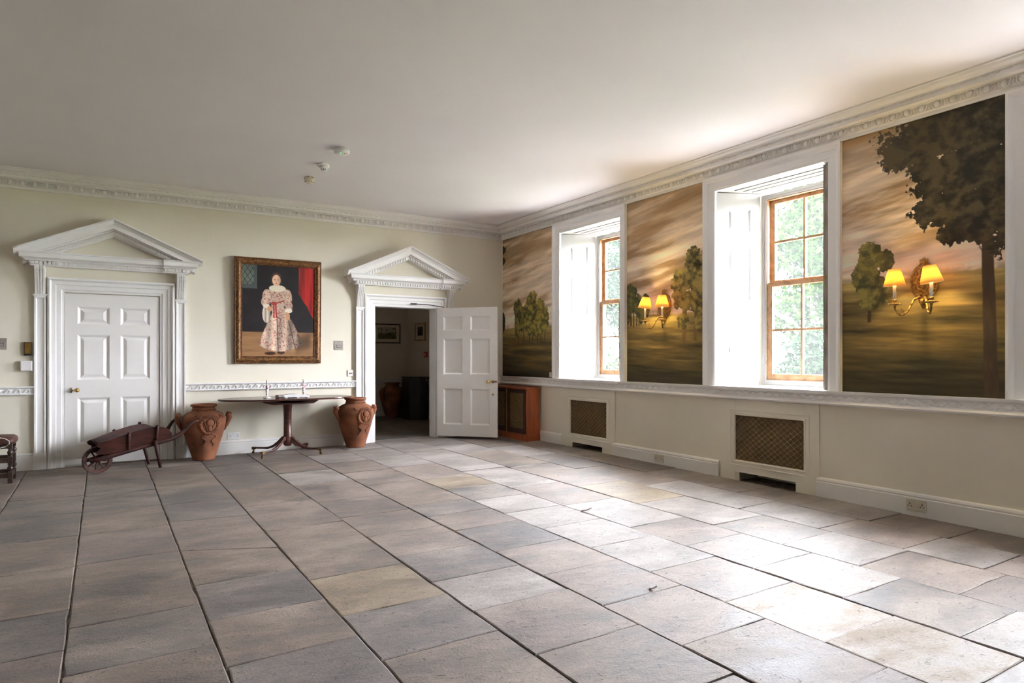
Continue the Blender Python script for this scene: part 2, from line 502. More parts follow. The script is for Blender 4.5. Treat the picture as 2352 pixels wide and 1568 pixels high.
    def mesh(s, name):
        me = bpy.data.meshes.new(name)
        me.from_pydata([tuple(p) for p in s.v], [], s.f)
        me.polygons.foreach_set('use_smooth', s.sm)
        bm = bmesh.new(); bm.from_mesh(me)
        bmesh.ops.recalc_face_normals(bm, faces=bm.faces)
        bm.to_mesh(me); bm.free()
        me.update()
        return me

def link(name, me, parent=None, loc=None):
    o = bpy.data.objects.new(name, me)
    COL.objects.link(o)
    if parent is not None:
        o.parent = parent
    if loc is not None:
        o.location = loc
    return o

def obj(name, mb, mat, parent=None, bevel=0.0, seg=2, loc=None, kind=None):
    me = mb.mesh(name)
    me.materials.append(MT[mat] if isinstance(mat, str) else mat)
    o = link(name, me, parent, loc)
    if bevel:
        b = o.modifiers.new('bevel', 'BEVEL')
        b.width = bevel; b.segments = seg; b.limit_method = 'ANGLE'; b.angle_limit = math.radians(40)
    if kind:
        o['kind'] = kind
    return o

def thing(name, label, cat, loc=(0, 0, 0), rz=0.0, group=None):
    o = bpy.data.objects.new(name, None)
    COL.objects.link(o)
    o.empty_display_size = 0.1
    o.location = loc
    o.rotation_euler = (0, 0, rz)
    o['label'] = label; o['category'] = cat
    if group:
        o['group'] = group
    return o

def struct(name, mb=None, mat=None, bevel=0.0):
    if mb is None:
        o = bpy.data.objects.new(name, None); COL.objects.link(o)
    else:
        o = obj(name, mb, mat, bevel=bevel)
    o['kind'] = 'structure'
    return o

def twin(o, parent, loc=None, rot=None):
    c = o.copy(); COL.objects.link(c); c.parent = parent
    if loc is not None:
        c.location = loc
    if rot is not None:
        c.rotation_euler = rot
    return c

def floor_z(x, y):
    """The old floor is not quite level."""
    return 0.035 + 0.0095 * x + 0.006 * y

fb = lambda u, v, d: (u, -d, v)          # on the back wall (plane y = 0)
fr = lambda u, v, d: (-d, -u, v)         # on the window wall (plane x = 0), u = -y

H = 3.24                                  # ceiling height
XL, YF = -8.6, -12.2                      # far left wall, wall behind the camera

# ------------------------------------------------------------------ floor and flagstones
fl = MB()
N = 30
xs = np.linspace(XL, 0.35, N); ys = np.linspace(YF, 4.0, N)
fl.add([(x, y, floor_z(x, y) - 0.009) for y in ys for x in xs],
       [(j * N + i, j * N + i + 1, (j + 1) * N + i + 1, (j + 1) * N + i) for j in range(N - 1) for i in range(N - 1)])
fl.box(XL, 0.62, YF, 4.0, -0.35, -0.2)
floor = struct('floor', fl, 'mortar')

JX = [-8.42, -7.86, -7.27, -6.64, -6.05, -5.49, -4.925, -4.365, -3.797, -3.215, -2.655, -2.100, -1.540, -0.985, -0.487, -0.03]
ROWS = {  # cross joints of each course, measured from the window end of the room
    4: [(-.35,), (-1.06,), (-1.84, -1.80, -1.88), (-2.62,), (-3.40,), (-4.20,), (-4.99,), (-5.53,), (-6.1,), (-6.75,), (-7.4,), (-8.1,)],
    5: [(-.46, -.42, -.50), (-1.20,), (-1.92,), (-2.66,), (-3.42,), (-4.18,), (-5.26,), (-5.81,), (-6.4,), (-7.1,), (-7.8,)],
    6: [(-.62,), (-1.34,), (-2.02,), (-2.70,), (-3.40, -3.36, -3.44), (-4.33, -4.20, -4.45), (-4.96,), (-5.53,), (-6.07,), (-6.7,), (-7.4,), (-8.0,)],
    7: [(-.80,), (-1.55,), (-2.35,), (-3.135,), (-4.03,), (-5.20,), (-5.81,), (-6.35,), (-6.95,), (-7.5,)],
    8: [(-.40,), (-1.05,), (-1.75,), (-2.50,), (-3.30,), (-3.92,), (-4.535,), (-5.085,), (-5.606,), (-6.096,), (-6.652,), (-7.2,), (-7.8,)],
    9: [(-.72,), (-1.40,), (-2.10,), (-2.85,), (-3.87,), (-4.27,), (-4.73,), (-5.31,), (-5.85,), (-6.38,), (-6.92,), (-7.5,), (-8.0,)],
    10: [(-.55,), (-1.25,), (-2.05,), (-2.90,), (-3.43,), (-3.97,), (-4.486,), (-5.02,), (-5.575,), (-6.125,), (-6.67,), (-7.223,), (-7.76,)],
    11: [(-.40,), (-1.10,), (-1.85,), (-2.68,), (-3.695,), (-4.52,), (-5.33,), (-5.87,), (-6.41,), (-6.965,), (-7.515,), (-8.1,)],
    12: [(-.75,), (-1.60,), (-2.75,), (-3.985,), (-4.80,), (-5.61,), (-6.19,), (-6.71,), (-7.247,), (-7.8,)],
    13: [(-.45,), (-1.30,), (-2.20,), (-3.20,), (-4.28,), (-5.37,), (-6.085,), (-6.67,), (-7.13,), (-7.7,)],
    14: [(-.9,), (-1.75,), (-2.59,), (-3.75,), (-4.96,), (-5.57,), (-6.16,), (-6.70,), (-7.3,)],
}
SPECIAL = {(7, 6): 4, (10, 4): 4, (10, 5): 3, (10, 11): 6, (10, 12): 6, (6, 4): 3, (7, 4): 2, (8, 6): 2, (5, 6): 0}

def flag_mesh(x0, x1, ya0, ya1, yb0, yb1):
    """x0..x1 wide; near edge ya (left, right), far edge yb (left, right). Domed, chipped top with dropped arrises."""
    g = 0.0022
    nx, ny = max(4, int((x1 - x0) / 0.10)), max(4, int(abs(yb0 - ya0) / 0.11))
    xc, yc = (x0 + x1) / 2, (ya0 + yb1) / 2
    tz = random.uniform(-0.002, 0.003)
    sx, sy = random.uniform(-.004, .004), random.uniform(-.004, .004)
    def pt(a, b, inset):
        x = x0 + (x1 - x0) * a
        y = (ya0 + (ya1 - ya0) * a) * (1 - b) + (yb0 + (yb1 - yb0) * a) * b
        return x, y
    loop = [(i / nx, 0) for i in range(nx)] + [(1, j / ny) for j in range(ny)] + [(1 - i / nx, 1) for i in range(nx)] + [(0, 1 - j / ny) for j in range(ny)]
    verts, faces = [], []
    outer, inner, low = [], [], []
    for a, b in loop:
        x, y = pt(a, b, 0)
        dx, dy = (xc - x), (yc - y)
        ix = ((g if a in (0, 1) else g * .5) + abs(random.gauss(0, .0012)) + (random.random() < .04) * random.uniform(.003, .009))
        ox = ix * (1 if a == 0 else -1 if a == 1 else 0)
        oy = ix * (1 if b == 0 else -1 if b == 1 else 0)
        px, py = x + ox, y + oy
        z = floor_z(px, py) + tz + sx * dx + sy * dy
        outer.append((px, py, z - random.uniform(.0015, .0045)))
        w = random.uniform(.003, .008)
        inner.append((px + w * np.sign(ox if ox else dx * 0), py + w * np.sign(oy if oy else dy * 0), z + random.uniform(-.0006, .0006)))
        low.append((px, py, z - 0.03))
    n = len(loop)
    verts = outer + inner + low
    for i in range(n):
        j = (i + 1) % n
        faces.append((i, j, n + j, n + i))
        faces.append((2 * n + i, 2 * n + j, j, i))
    faces.append(tuple(range(n, 2 * n)))
    cx, cy, cz = xc, yc, floor_z(xc, yc)
    me = bpy.data.meshes.new('flagstone')
    me.from_pydata([(p[0] - cx, p[1] - cy, p[2] - cz) for p in verts], [], faces)
    me.update()
    return me, (cx, cy, cz)

for r in range(len(JX) - 1):
    x0, x1 = JX[r], JX[r + 1]
    js = ROWS.get(r)
    if js is None:
        js, y = [], -random.uniform(.3, .7)
        while y > -8.2:
            js.append((y,)); y -= random.uniform(.55, .85)
    js = [(j[0], j[0], j[0]) if len(j) == 1 else j for j in js]
    y = js[-1][0] - .6
    while y > -10.3 and r >= 2:
        js.append((y, y, y)); y -= random.uniform(.55, .9)
    top = (-.012, -.012, -.012)
    if -2.1 < (x0 + x1) / 2 < -1.1:
        top = (0.22, 0.22, 0.22)
    for k, j in enumerate(js):
        me, c = flag_mesh(x0, x1, j[1], j[2], top[1], top[2])
        s = SPECIAL.get((r, k))
        if s is None:
            s = random.choices([0, 1, 2, 3, 4, 5], [38, 26, 22, 14, 0, 0] if r < 8 else [18, 16, 42, 12, 0, 12] if r < 10 else [3, 4, 28, 5, 1, 59])[0]  # paler stones weighted towards the windows, painting in the light on the floor
        me.materials.append(STONES[s])
        link('flagstone', me, floor, c)
        top = j
# the hall beyond the open door
hx = [-3.1, -2.5, -1.95, -1.35, -0.75, -0.12]
for r in range(5):
    y = 0.24
    while y < 3.5:
        y2 = min(3.6, y + random.uniform(.6, 1.0))
        me, c = flag_mesh(hx[r], hx[r + 1], y, y, y2, y2)
        me.materials.append(STONES[random.choice([0, 0, 1])])
        link('flagstone', me, floor, c)
        y = y2

# ------------------------------------------------------------------ walls and ceiling
m = MB()
m.box(XL - .2, 0.62, YF - .2, 0.25, H, H + .25)
ceiling = struct('ceiling', m, 'ceiling')

LD, RD = -5.239, -1.616                  # door centres on the back wall
HW = 0.475                               # half width of a door opening
m = MB()
m.box(XL - .2, LD - HW - .004, 0, .2, -.2, H)
m.box(LD - HW - .004, LD + HW + .004, .07, .2, -.2, 1.945)
m.box(LD - HW - .004, LD + HW + .004, 0, .2, 1.942, H)
m.box(LD + HW + .004, RD - HW, 0, .2, -.2, H)
m.box(RD - HW, RD + HW, 0, .2, 1.945, H)
m.box(RD + HW, 0.62, 0, .2, -.2, H)
struct('wall_back', m, 'cream')
m = MB().box(XL - .2, XL, YF, 0, -.2, H)
struct('wall_left', m, 'tan')
m = MB().box(XL - .2, .62, YF - .2, YF, -.2, H)
struct('wall_front', m, 'tan')

WI, WO, WD = 0.624, 0.446, 0.50          # window: half width in the room, at the sash; depth of the embrasure
COV = [(1.626, 2.72, 1.812, 2.563, 1.853, 2.478), (4.352, 5.445, 4.540, 5.294, 4.590, 5.215)]
m = MB()
edge = [(-0.0, None)]
ylist = [0.0]
for c in WIN_C:
    ylist += [c + WI + .045, c - WI - .045]
ylist.append(YF)
for i in range(0, len(ylist), 2):
    a, b = ylist[i], ylist[i + 1]
    ax = a if i == 0 else WIN_C[i // 2 - 1] - WO - .02
    bx = b if i == len(ylist) - 2 else WIN_C[i // 2] + WO + .02
    m.prism([(0, a), (0, b), (WD, bx), (.62, bx), (.62, ax), (WD, ax)], .9, 2.935, lambda p, q, z: (p, q, z))
m.box(0, .62, YF, 0, 2.935, H)
# below the sills, with a niche behind each radiator panel
segs = [0.0]
for c in COV:
    segs += [c[4] - .03, c[5] + .03]
segs.append(-YF)
for i in range(0, len(segs), 2):
    m.box(0, .62, -segs[i + 1], -segs[i], -.2, .9)
for c in COV:
    m.box(0, .62, -c[5] - .03, -c[4] + .03, .72, .9)
    m.box(.3, .62, -c[5] - .03, -c[4] + .03, -.2, .72)
struct('wall_right', m, 'dado')

# hall shell
m = MB()
m.box(-3.3, -3.1, .2, 3.8, -.2, 3.0)
struct('wall_hall_left', m, 'hallwall')
m = MB().box(-3.1, -.1, 3.6, 3.8, -.2, 3.0)
struct('wall_hall_back', m, 'hallwall')
m = MB().box(-.1, .1, .2, 3.8, -.2, 3.0)
struct('wall_hall_right', m, 'hallwall')
m = MB().box(-3.3, .1, .2, 3.8, 3.0, 3.1)
struct('ceiling_hall', m, 'hallwall')
rp = [(0, .70), (.03, .70), (.035, .73), (.02, .74), (.02, .765), (.03, .77), (.03, .785), (0, .785)]
m = MB().sweep(rp, (-3.1, 3.6, 0), (-.1, 3.6, 0), (0, -1, 0)).sweep(rp, (-.1, 3.6, 0), (-.1, .2, 0), (-1, 0, 0))
struct('trim_6', m, 'halltrim')
bpf = [(0, -.2), (.02, -.2), (.02, .14), (.01, .17), (0, .17)]
m = MB().sweep(bpf, (-3.1, 3.6, 0), (-.1, 3.6, 0), (0, -1, 0)).sweep(bpf, (-.1, 3.6, 0), (-.1, .2, 0), (-1, 0, 0))
struct('baseboard_hall', m, 'halltrim')

# ------------------------------------------------------------------ cornice
cp = [(0, H - .195), (.018, H - .195), (.018, H - .168), (.026, H - .163), (.030, H - .158), (.030, H - .112), (.055, H - .105),
      (.055, H - .100), (.118, H - .100), (.118, H - .075), (.112, H - .072), (.112, H - .058), (.124, H - .055), (.126, H - .048),
      (.132, H - .043), (.150, H - .040), (.168, H - .030), (.178, H - .015), (.190, H - .012), (.190, H), (0, H)]
m = MB().sweep(cp, (XL, 0, 0), (0, 0, 0), (0, -1, 0), m1=1)
trim_back = struct('trim_1', m, 'plaster')
m = MB().sweep(cp, (0, 0, 0), (0, YF, 0), (-1, 0, 0), m0=1)
trim_right = struct('trim_2', m, 'plaster')

# egg and dart: one egg with its rim and a dart beside it, shared mesh; local x along the wall, -y out of it
m = MB()
m.ell((0, -.034, .0), (.024, .018, .028), 8, 6)
m.tube([(-.036, -.034, .026), (-.034, -.038, -.008), (-.018, -.036, -.027), (0, -.034, -.030), (.018, -.036, -.027), (.034, -.038, -.008), (.036, -.034, .026)], .006, 5)
m.tube([(.054, -.032, .026), (.054, -.036, .0), (.054, -.034, -.028)], [.004, .008, .002], 5)
egg = m.mesh('egg_moulding'); egg.materials.append(MT['plaster'])
PITCH = .109
for k in range(63):
    link('egg_moulding', egg, trim_back, (-.10 - k * PITCH, -.004, H - .133))
for k in range(84):
    o = link('egg_moulding', egg, trim_right, (-.004, -.10 - k * PITCH, H - .133))
    o.rotation_euler = (0, 0, -PI / 2)
# the small pierced moulding above
for par, n, fn in ((trim_back, 96, lambda q: (-.15 - q * .072, -.112, H - .065)), (trim_right, 128, lambda q: (-.112, -.15 - q * .072, H - .065))):
    m = MB()
    for q in range(n):
        c = fn(q)
        m.ell(c, (.020, .010, .007) if par is trim_back else (.010, .020, .007), 6, 4)
    obj('beading', m, 'plaster', par, kind='stuff')

# ------------------------------------------------------------------ dado rails with running ornament
rb = [(0, .797), (.012, .797), (.030, .803), (.034, .812), (.022, .820), (.022, .868), (.030, .872), (.044, .880), (.046, .895), (0, .895)]
trim_rail_back = struct('trim_3', MB().sweep(rb, (LD + .75, 0, 0), (RD - .75, 0, 0), (0, -1, 0)).sweep(rb, (XL, 0, 0), (LD - .75, 0, 0), (0, -1, 0))
                        .sweep(rb, (RD + .75, 0, 0), (0, 0, 0), (0, -1, 0)), 'trim')
m = MB()
m.tube([(-.040, -.023, -.020), (-.020, -.027, -.012), (-.004, -.028, .006), (.010, -.028, .018), (.024, -.027, .014), (.028, -.026, .002), (.018, -.025, -.008), (.010, -.024, -.002)],
       [.003, .006, .008, .008, .007, .006, .005, .003], 5)
m.tube([(.014, -.024, -.014), (.030, -.026, -.020), (.046, -.023, -.022)], [.003, .006, .002], 5)
wave = m.mesh('wave_scroll'); wave.materials.append(MT['trim'])
for k in range(25):
    link('wave_scroll', wave, trim_rail_back, (LD + .80 + k * .0840, 0, .845))
for k in range(18):
    link('wave_scroll', wave, trim_rail_back, (LD - .82 - k * .0840, 0, .845))
rr_ = [(0, .800), (.020, .800), (.050, .806), (.056, .818), (.050, .830), (.034, .836), (.030, .842), (.030, .895), (.036, .900), (.052, .905), (.056, .925), (0, .925)]
trim_rail_right = struct('trim_4', MB().sweep(rr_, (0, 0, 0), (0, YF, 0), (-1, 0, 0)), 'trim')
m = MB()
m.tube([(-.045, -.030, .020), (-.025, -.034, .016), (0, -.035, -.004), (.022, -.034, -.018), (.045, -.030, -.020)], [.004, .008, .008, .008, .004], 5)
m.tube([(-.045, -.030, -.020), (-.022, -.033, -.014), (.002, -.033, .006), (.024, -.033, .018), (.045, -.030, .020)], [.004, .008, .007, .008, .004], 5)
m.ell((0, -.031, .0), (.010, .008, .010), 6, 4)
twist = m.mesh('interlace_ornament'); twist.materials.append(MT['trim'])
for k in range(103):
    o = link('interlace_ornament', twist, trim_rail_right, (0, -.06 - k * .088, .868))
    o.rotation_euler = (0, 0, -PI / 2)

# ------------------------------------------------------------------ skirtings
sk = [(0, -.2), (.026, -.2), (.026, .128), (.020, .134), (.024, .146), (.018, .160), (.008, .168), (0, .168)]
for a, b in ((XL, LD - .757), (LD + .757, RD - .757), (RD + .757, 0)):
    struct('baseboard_back', MB().sweep(sk, (a, 0, 0), (b, 0, 0), (0, -1, 0)), 'scuffed')
for a, b in ((0, 1.62), (2.675, 4.335), (5.425, 12.2)):
    struct('baseboard_right', MB().sweep(sk, (0, -a, 0), (0, -b, 0), (-1, 0, 0)), 'scuffed')

# ------------------------------------------------------------------ pedimented doorcases
ARCH_D = [(0, 0), (0, .048), (.018, .054), (.026, .050), (.036, .030), (.074, .027), (.080, .019), (.126, .017), (.134, .010), (.154, .008), (.154, -.03)]

def panel_leaf(name, parent, fn, w, h, cols, rows, th, raised, mat='dooroff'):
    """Six-panel door leaf, face at d = 0, thickness th behind it."""
    m = MB()
    us = [0] + [c for p in cols for c in p] + [w]
    for i in range(0, len(us), 2):
        m.fbox(fn, us[i], us[i + 1], 0, h, 0, -th)
    vs_ = [0] + [r for p in rows for r in p] + [h]
    for c in cols:
        for i in range(0, len(vs_), 2):
            m.fbox(fn, c[0], c[1], vs_[i], vs_[i + 1], 0, -th)
    leaf = obj(name, m, mat, parent)
    st = [(0, 0), (.012, -.006), (.022, -.014), (.026, -.015)]
    if raised:
        st += [(.030, -.015), (.062, -.004)]
    for c in cols:
        for r in rows:
            obj('panel', MB().ring(fn, c[0], r[0], c[1], r[1], st), mat, leaf)
    return leaf

def knob(parent, fn, u, v, name='knob', mat='brass', rose=.022, out=.055, r=.024):
    m = MB()
    base = Vector(fn(u, v, 0)); axis = (Vector(fn(u, v, 1)) - base).normalized()
    rot = Vector((0, 0, 1)).rotation_difference(axis).to_matrix()
    prof = [(rose, 0), (rose, .005), (.010, .009), (.009, out - .022), (.016, out - .018), (r, out - .004), (r * .9, out + .008), (r * .5, out + .016), (0.0, out + .018)]
    t = MB().lathe(prof, 16)
    m.add([base + rot @ Vector(p) for p in t.v], t.f, True)
    return obj(name, m, mat, parent)

def doorcase(name, cx, low):
    root = struct(name)
    obj('architrave', MB().arch3(fb, cx - HW - .154, -.2, cx + HW + .154, 2.100, ARCH_D), 'trim', root)
    for s in (-1, 1):
        a, b = sorted((cx + s * .642, cx + s * .750))
        m = MB().ring(fb, a, .14, b, 1.886, [(0, 0), (0, .042), (.016, .042), (.020, .036), (.028, .030)])
        m.fbox(fb, a - .006, b + .006, -.2, .135, 0, .048)
        m.fbox(fb, a - .003, b + .003, .135, .150, 0, .045)
        m.fbox(fb, a - .006, b + .006, 1.884, 1.896, 0, .052)
        m.fbox(fb, a - .012, b + .012, 1.896, 1.910, 0, .060)
        pil = obj('pilaster', m, 'trim', root)
        # fluted console bracket
        S = [(.046, 1.910), (.050, 1.935), (.052, 1.970), (.058, 2.010), (.070, 2.055), (.090, 2.100), (.110, 2.140), (.122, 2.175), (.120, 2.200), (.112, 2.218)]
        m = MB()
        m.prism([(0, 1.910)] + [(o - .010, z) for o, z in S] + [(0, 2.218)], a + .006, b - .006, lambda o, z, x: (x, -o, z))
        wv = (b - a - .012) / 4
        for k in range(4):
            x0 = a + .006 + k * wv + wv * .16
            m.prism([(0, 1.910)] + S + [(0, 2.218)], x0, x0 + wv * .68, lambda o, z, x: (x, -o, z))
        obj('console', m, 'trim', root)
    # entablature: central part, and the ends breaking forward over the pilasters
    LAY = [(2.216, .085), (2.228, .085), (2.228, .095), (2.264, .095), (2.266, .125), (2.276, .130), (2.292, .158), (2.294, .176), (2.340, .178), (2.345, .186), (2.358, .190), (2.360, .060)]
    def stack(m, xa, xb, fa, fbk, add):
        v = []
        for z, o in LAY:
            o2 = o + add
            l = xa - (o2 if fa else 0); r = xb + (o2 if fbk else 0)
            v += [(l, 0, z), (r, 0, z), (r, -o2, z), (l, -o2, z)]
        f = [(0, 1, 2, 3)]
        n = len(LAY)
        for k in range(n - 1):
            for j in range(4):
                p, q = k * 4 + j, k * 4 + (j + 1) % 4
                f.append((p, q, q + 4, p + 4))
        f.append(tuple((n - 1) * 4 + j for j in range(4)))
        m.add(v, f)
    m = MB()
    stack(m, cx - .5, cx + .5, False, False, 0)
    stack(m, cx - .67, cx - .5, True, False, .024)
    stack(m, cx + .5, cx + .67, False, True, .024)
    obj('entablature', m, 'trim', root)
    # raking cornices
    SL, AP = .442, 2.790
    cy_ = [(0, 0), (.222, 0), (.222, -.020), (.205, -.032), (.190, -.052), (.186, -.062), (0, -.062)]
    co_ = [(0, -.060), (.178, -.060), (.178, -.116), (.122, -.118), (.122, -.128), (.096, -.134), (.094, -.176), (.080, -.188), (0, -.190)]
    m = MB()
    for s in (-1, 1):
        for prof, xt in ((cy_, .918), (co_, .845)):
            m.sweep(prof, (cx + s * xt, 0, AP - SL * xt), (cx, 0, AP), (0, -1, 0))
    obj('pediment', m, 'trim', root)
    # dentils
    m = MB()
    dp, dw = .0378, .0255
    n = 40
    for k in range(-20, 21):
        x = cx + k * dp
        ad = .024 if abs(k * dp) > .5 else 0
        m.fbox(fb, x - dw / 2, x + dw / 2, 2.231, 2.263, .095 + ad, .118 + ad)
    for s in (-1, 1):
        for k in range(1, 20):
            x = k * dp
            if abs(x) > .70:
                continue
            zt = lambda q: AP - SL * q - .1345
            xa, xb = x - dw / 2, x + dw / 2
            v = []
            for d in (.094, .116):
                for q in (xa, xb):
                    v += [(cx + s * q, -d, zt(q)), (cx + s * q, -d, zt(q) - .036)]
            m.add(v, [(0, 1, 3, 2), (4, 6, 7, 5), (0, 2, 6, 4), (1, 5, 7, 3), (0, 4, 5, 1), (2, 3, 7, 6)])
    obj('dentils', m, 'trim', root, kind='stuff')
    return root

PC = [(.120, .431), (.541, .842)]
PR = [(.225, .755), (.957, 1.470), (1.588, 1.790)]
d1 = doorcase('door_1', LD, 0)
ul = LD - HW + .004
fl1 = lambda u, v, d: (ul + u, .006 - d, v)
leaf = panel_leaf('door_leaf', d1, fl1, 2 * HW - .010, 1.936, PC, PR, .045, True)
knob(leaf, fl1, .115, .842)
m = MB().fbox(fl1, .055, .068, .815, .870, 0, .012); m.fbox(fl1, .055, .075, .838, .848, .010, .03)
obj('escutcheon', m, 'oldbrass', leaf)
for z in (1.62, .32):
    m = MB().fbox(fl1, .944, .958, z, z + .10, -.002, .010)
    obj('hinge', m, 'trim', leaf)

d2 = doorcase('door_2', RD, 0)
obj('jamb_lining', MB().box(RD - HW - .001, RD - HW + .012, -.004, .205, -.2, 1.945).box(RD + HW - .012, RD + HW + .001, -.004, .205, -.2, 1.945)
    .box(RD - HW, RD + HW, -.004, .205, 1.933, 1.950), 'trim', d2)
ANG = math.radians(48)
hp = Vector((RD + HW - .008, -.058, 0))
du = Vector((math.cos(ANG), -math.sin(ANG), 0)); dn = Vector((-math.sin(ANG), -math.cos(ANG), 0))   # dn: face seen from the room
fl2 = lambda u, v, d: tuple(hp + du * u + dn * d + Vector((0, 0, v)))
fl2z = lambda u, v, d: fl2(u, v + .062, d)
leaf2 = panel_leaf('door_leaf', d2, fl2z, .93, 1.876, [(.100, .400), (.520, .820)], [(.168, .694), (.901, 1.425), (1.540, 1.750)], .045, False)
knob(leaf2, fl2z, .805, .800)
m = MB()
bs = Vector(fl2z(.868, .800, 0)); ax = dn
rot = Vector((0, 0, 1)).rotation_difference(ax).to_matrix()
t = MB().lathe([(.022, 0), (.022, .006), (.012, .010), (.010, .018), (0, .02)], 12)
m.add([bs + rot @ Vector(p) for p in t.v], t.f, True)
m.fbox(fl2z, .895, .925, .785, .815, 0, .008)
m.fbox(fl2z, .82, .90, .796, .804, 0, .012)
obj('latch', m, 'oldbrass', leaf2)
bs = Vector(fl2z(.868, .615, 0))
t = MB().lathe([(.014, 0), (.014, .004), (.008, .006), (0, .006)], 12)
m = MB().add([bs + rot @ Vector(p) for p in t.v], t.f, True)
obj('keyhole', m, 'oldbrass', leaf2)
m = MB().tube([(RD + .10, -.062, 1.985), (RD + .30, -.14, 1.975), fl2z(.10, 1.888, -.02)], .006, 6)
m.box(RD + .06, RD + .14, -.07, -.03, 1.975, 1.995)
obj('closer_arm', m, 'blackiron', d2)

# ------------------------------------------------------------------ windows
ARCH_W = [(0, 0), (0, .046), (.018, .046), (.026, .040), (.046, .020), (.058, .018), (.112, .016), (.118, .010), (.131, .008), (.131, -.03)]

def window(idx, c, ajar):
    root = struct('window_%d' % idx)
    s0 = -c
    obj('architrave', MB().arch3(fr, s0 - .755, .924, s0 + .755, 3.045, ARCH_W), 'trim', root)
    obj('window_board', MB().prism([(-.06, s0 - .64), (-.06, s0 + .64), (.02, s0 + .64), (.54, s0 + .47), (.54, s0 - .47), (.02, s0 - .64)], .898, .926,
                                   lambda p, q, z: (p, -q, z)), 'trim', root)
    # head lining with a sunk panel
    m = MB().prism([(-.005, s0 - .66), (-.005, s0 + .66), (.54, s0 + .47), (.54, s0 - .47)], 2.915, 2.94, lambda p, q, z: (p, -q, z))
    for k in range(3):
        m.prism([(.14 + k * .10, s0 - .50 + k * .03), (.14 + k * .10, s0 + .50 - k * .03), (.165 + k * .10, s0 + .49 - k * .03), (.165 + k * .10, s0 - .49 + k * .03)], 2.906, 2.92,
                lambda p, q, z: (p, -q, z))
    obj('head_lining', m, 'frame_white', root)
    # panelled shutters folded back along the reveals
    for s in (-1, 1):
        A = Vector((.016, c - s * (WI - .0), 0)); B = Vector((.485, c - s * (WO + .012), 0))
        if s == 1 and ajar:
            A = Vector((.045, c - .545, 0)); B = Vector((.485, c - .456, 0))
        e = (B - A); L = e.length; e.normalize()
        nrm = Vector((-e.y, e.x, 0)) * (-1 if (Vector((-e.y, e.x, 0)).y * s) < 0 else 1)   # towards the opening
        nrm = Vector((-e.y, e.x, 0))
        if nrm.y * s < 0:
            nrm = -nrm
        f_ = lambda u, v, d, A=A, e=e, n_=nrm: tuple(A + e * u + n_ * d + Vector((0, 0, v)))
        cols = [(.12, L - .11)]
        rows = [(1.075, 1.625), (1.800, 2.350), (2.510, 2.750)]
        m = MB()
        us = [0, .12, L - .11, L]
        m.fbox(f_, 0, .12, .928, 2.905, 0, -.042); m.fbox(f_, L - .11, L, .928, 2.905, 0, -.042)
        zz = [.928] + [q for r in rows for q in r] + [2.905]
        for i in range(0, len(zz), 2):
            m.fbox(f_, .12, L - .11, zz[i], zz[i + 1], 0, -.042)
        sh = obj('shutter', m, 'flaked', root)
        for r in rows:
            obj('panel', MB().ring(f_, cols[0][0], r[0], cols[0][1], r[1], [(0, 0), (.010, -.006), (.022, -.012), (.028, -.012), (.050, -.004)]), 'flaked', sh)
        if s == 1 and ajar:
            m = MB().fbox(f_, -.006, .0, .928, 2.905, -.003, -.018).fbox(f_, -.004, .0, .928, 2.905, -.018, -.026).fbox(f_, -.007, .0, .928, 2.905, -.026, -.043)
            obj('leaf_edge', m, 'barewood', sh)
            obj('catch', MB().fbox(f_, -.010, .0, 1.9, 1.93, -.012, -.03), 'oldbrass', sh)
    # box frame, then two sashes of four panes
    fw = lambda u, v, d: (WD - d, -u, v)
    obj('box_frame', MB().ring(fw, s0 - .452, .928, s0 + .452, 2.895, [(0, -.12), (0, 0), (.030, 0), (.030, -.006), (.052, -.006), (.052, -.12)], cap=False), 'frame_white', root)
    obj('sash_channel', MB().ring(fw, s0 - .402, .978, s0 + .402, 2.846, [(0, -.115), (0, -.012), (.012, -.012), (.012, -.115)], cap=False), 'sash', root)
    for nm, z0, z1, dd, br in (('sash', .986, 1.982, -.020, .056), ('sash', 1.946, 2.838, -.062, .056)):
        u0, u1 = s0 - .392, s0 + .392
        iu0, iu1, iz0, iz1 = u0 + .056, u1 - .056, z0 + br, z1 - .042
        m = MB()
        for (a, b, p, q) in ((u0, iu0, z0, z1), (iu1, u1, z0, z1), (iu0, iu1, z0, iz0), (iu0, iu1, iz1, z1)):
            m.fbox(fw, a, b, p, q, dd, dd - .038)
        # putty bevel round the glass
        m.ring(fw, iu0 - .006, iz0 - .006, iu1 + .006, iz1 + .006, [(0, dd - .004), (.012, dd - .014)], cap=False)
        sash = obj(nm, m, 'sash', root)
        zm = (iz0 + iz1) / 2
        obj('glazing_bar', MB().fbox(fw, s0 - .011, s0 + .011, iz0, iz1, dd - .003, dd - .032), 'sash', sash)
        for a, b in ((iu0, s0 - .011), (s0 + .011, iu1)):
            obj('glazing_bar', MB().fbox(fw, a, b, zm - .011, zm + .011, dd - .003, dd - .032), 'sash', sash)
        for a, b in ((iu0, s0 - .011), (s0 + .011, iu1)):
            for p, q in ((iz0, zm - .011), (zm + .011, iz1)):
                obj('pane', MB().fbox(fw, a, b, p, q, dd - .018, dd - .021), 'glass', sash)
    # plain stone outside
    return root

for i, c in enumerate(WIN_C):
    window(i + 1, c, i == 1)

# ------------------------------------------------------------------ painted pictures
def vnoise(x, y, seed):
    r = np.random.default_rng(seed)
    g = r.random((64, 64))
    xi, yi = np.floor(x).astype(int), np.floor(y).astype(int)
    fx, fy = x - xi, y - yi
    fx = fx * fx * (3 - 2 * fx); fy = fy * fy * (3 - 2 * fy)
    G = lambda i, j: g[i % 64, j % 64]
    return (G(xi, yi) * (1 - fx) + G(xi + 1, yi) * fx) * (1 - fy) + (G(xi, yi + 1) * (1 - fx) + G(xi + 1, yi + 1) * fx) * fy

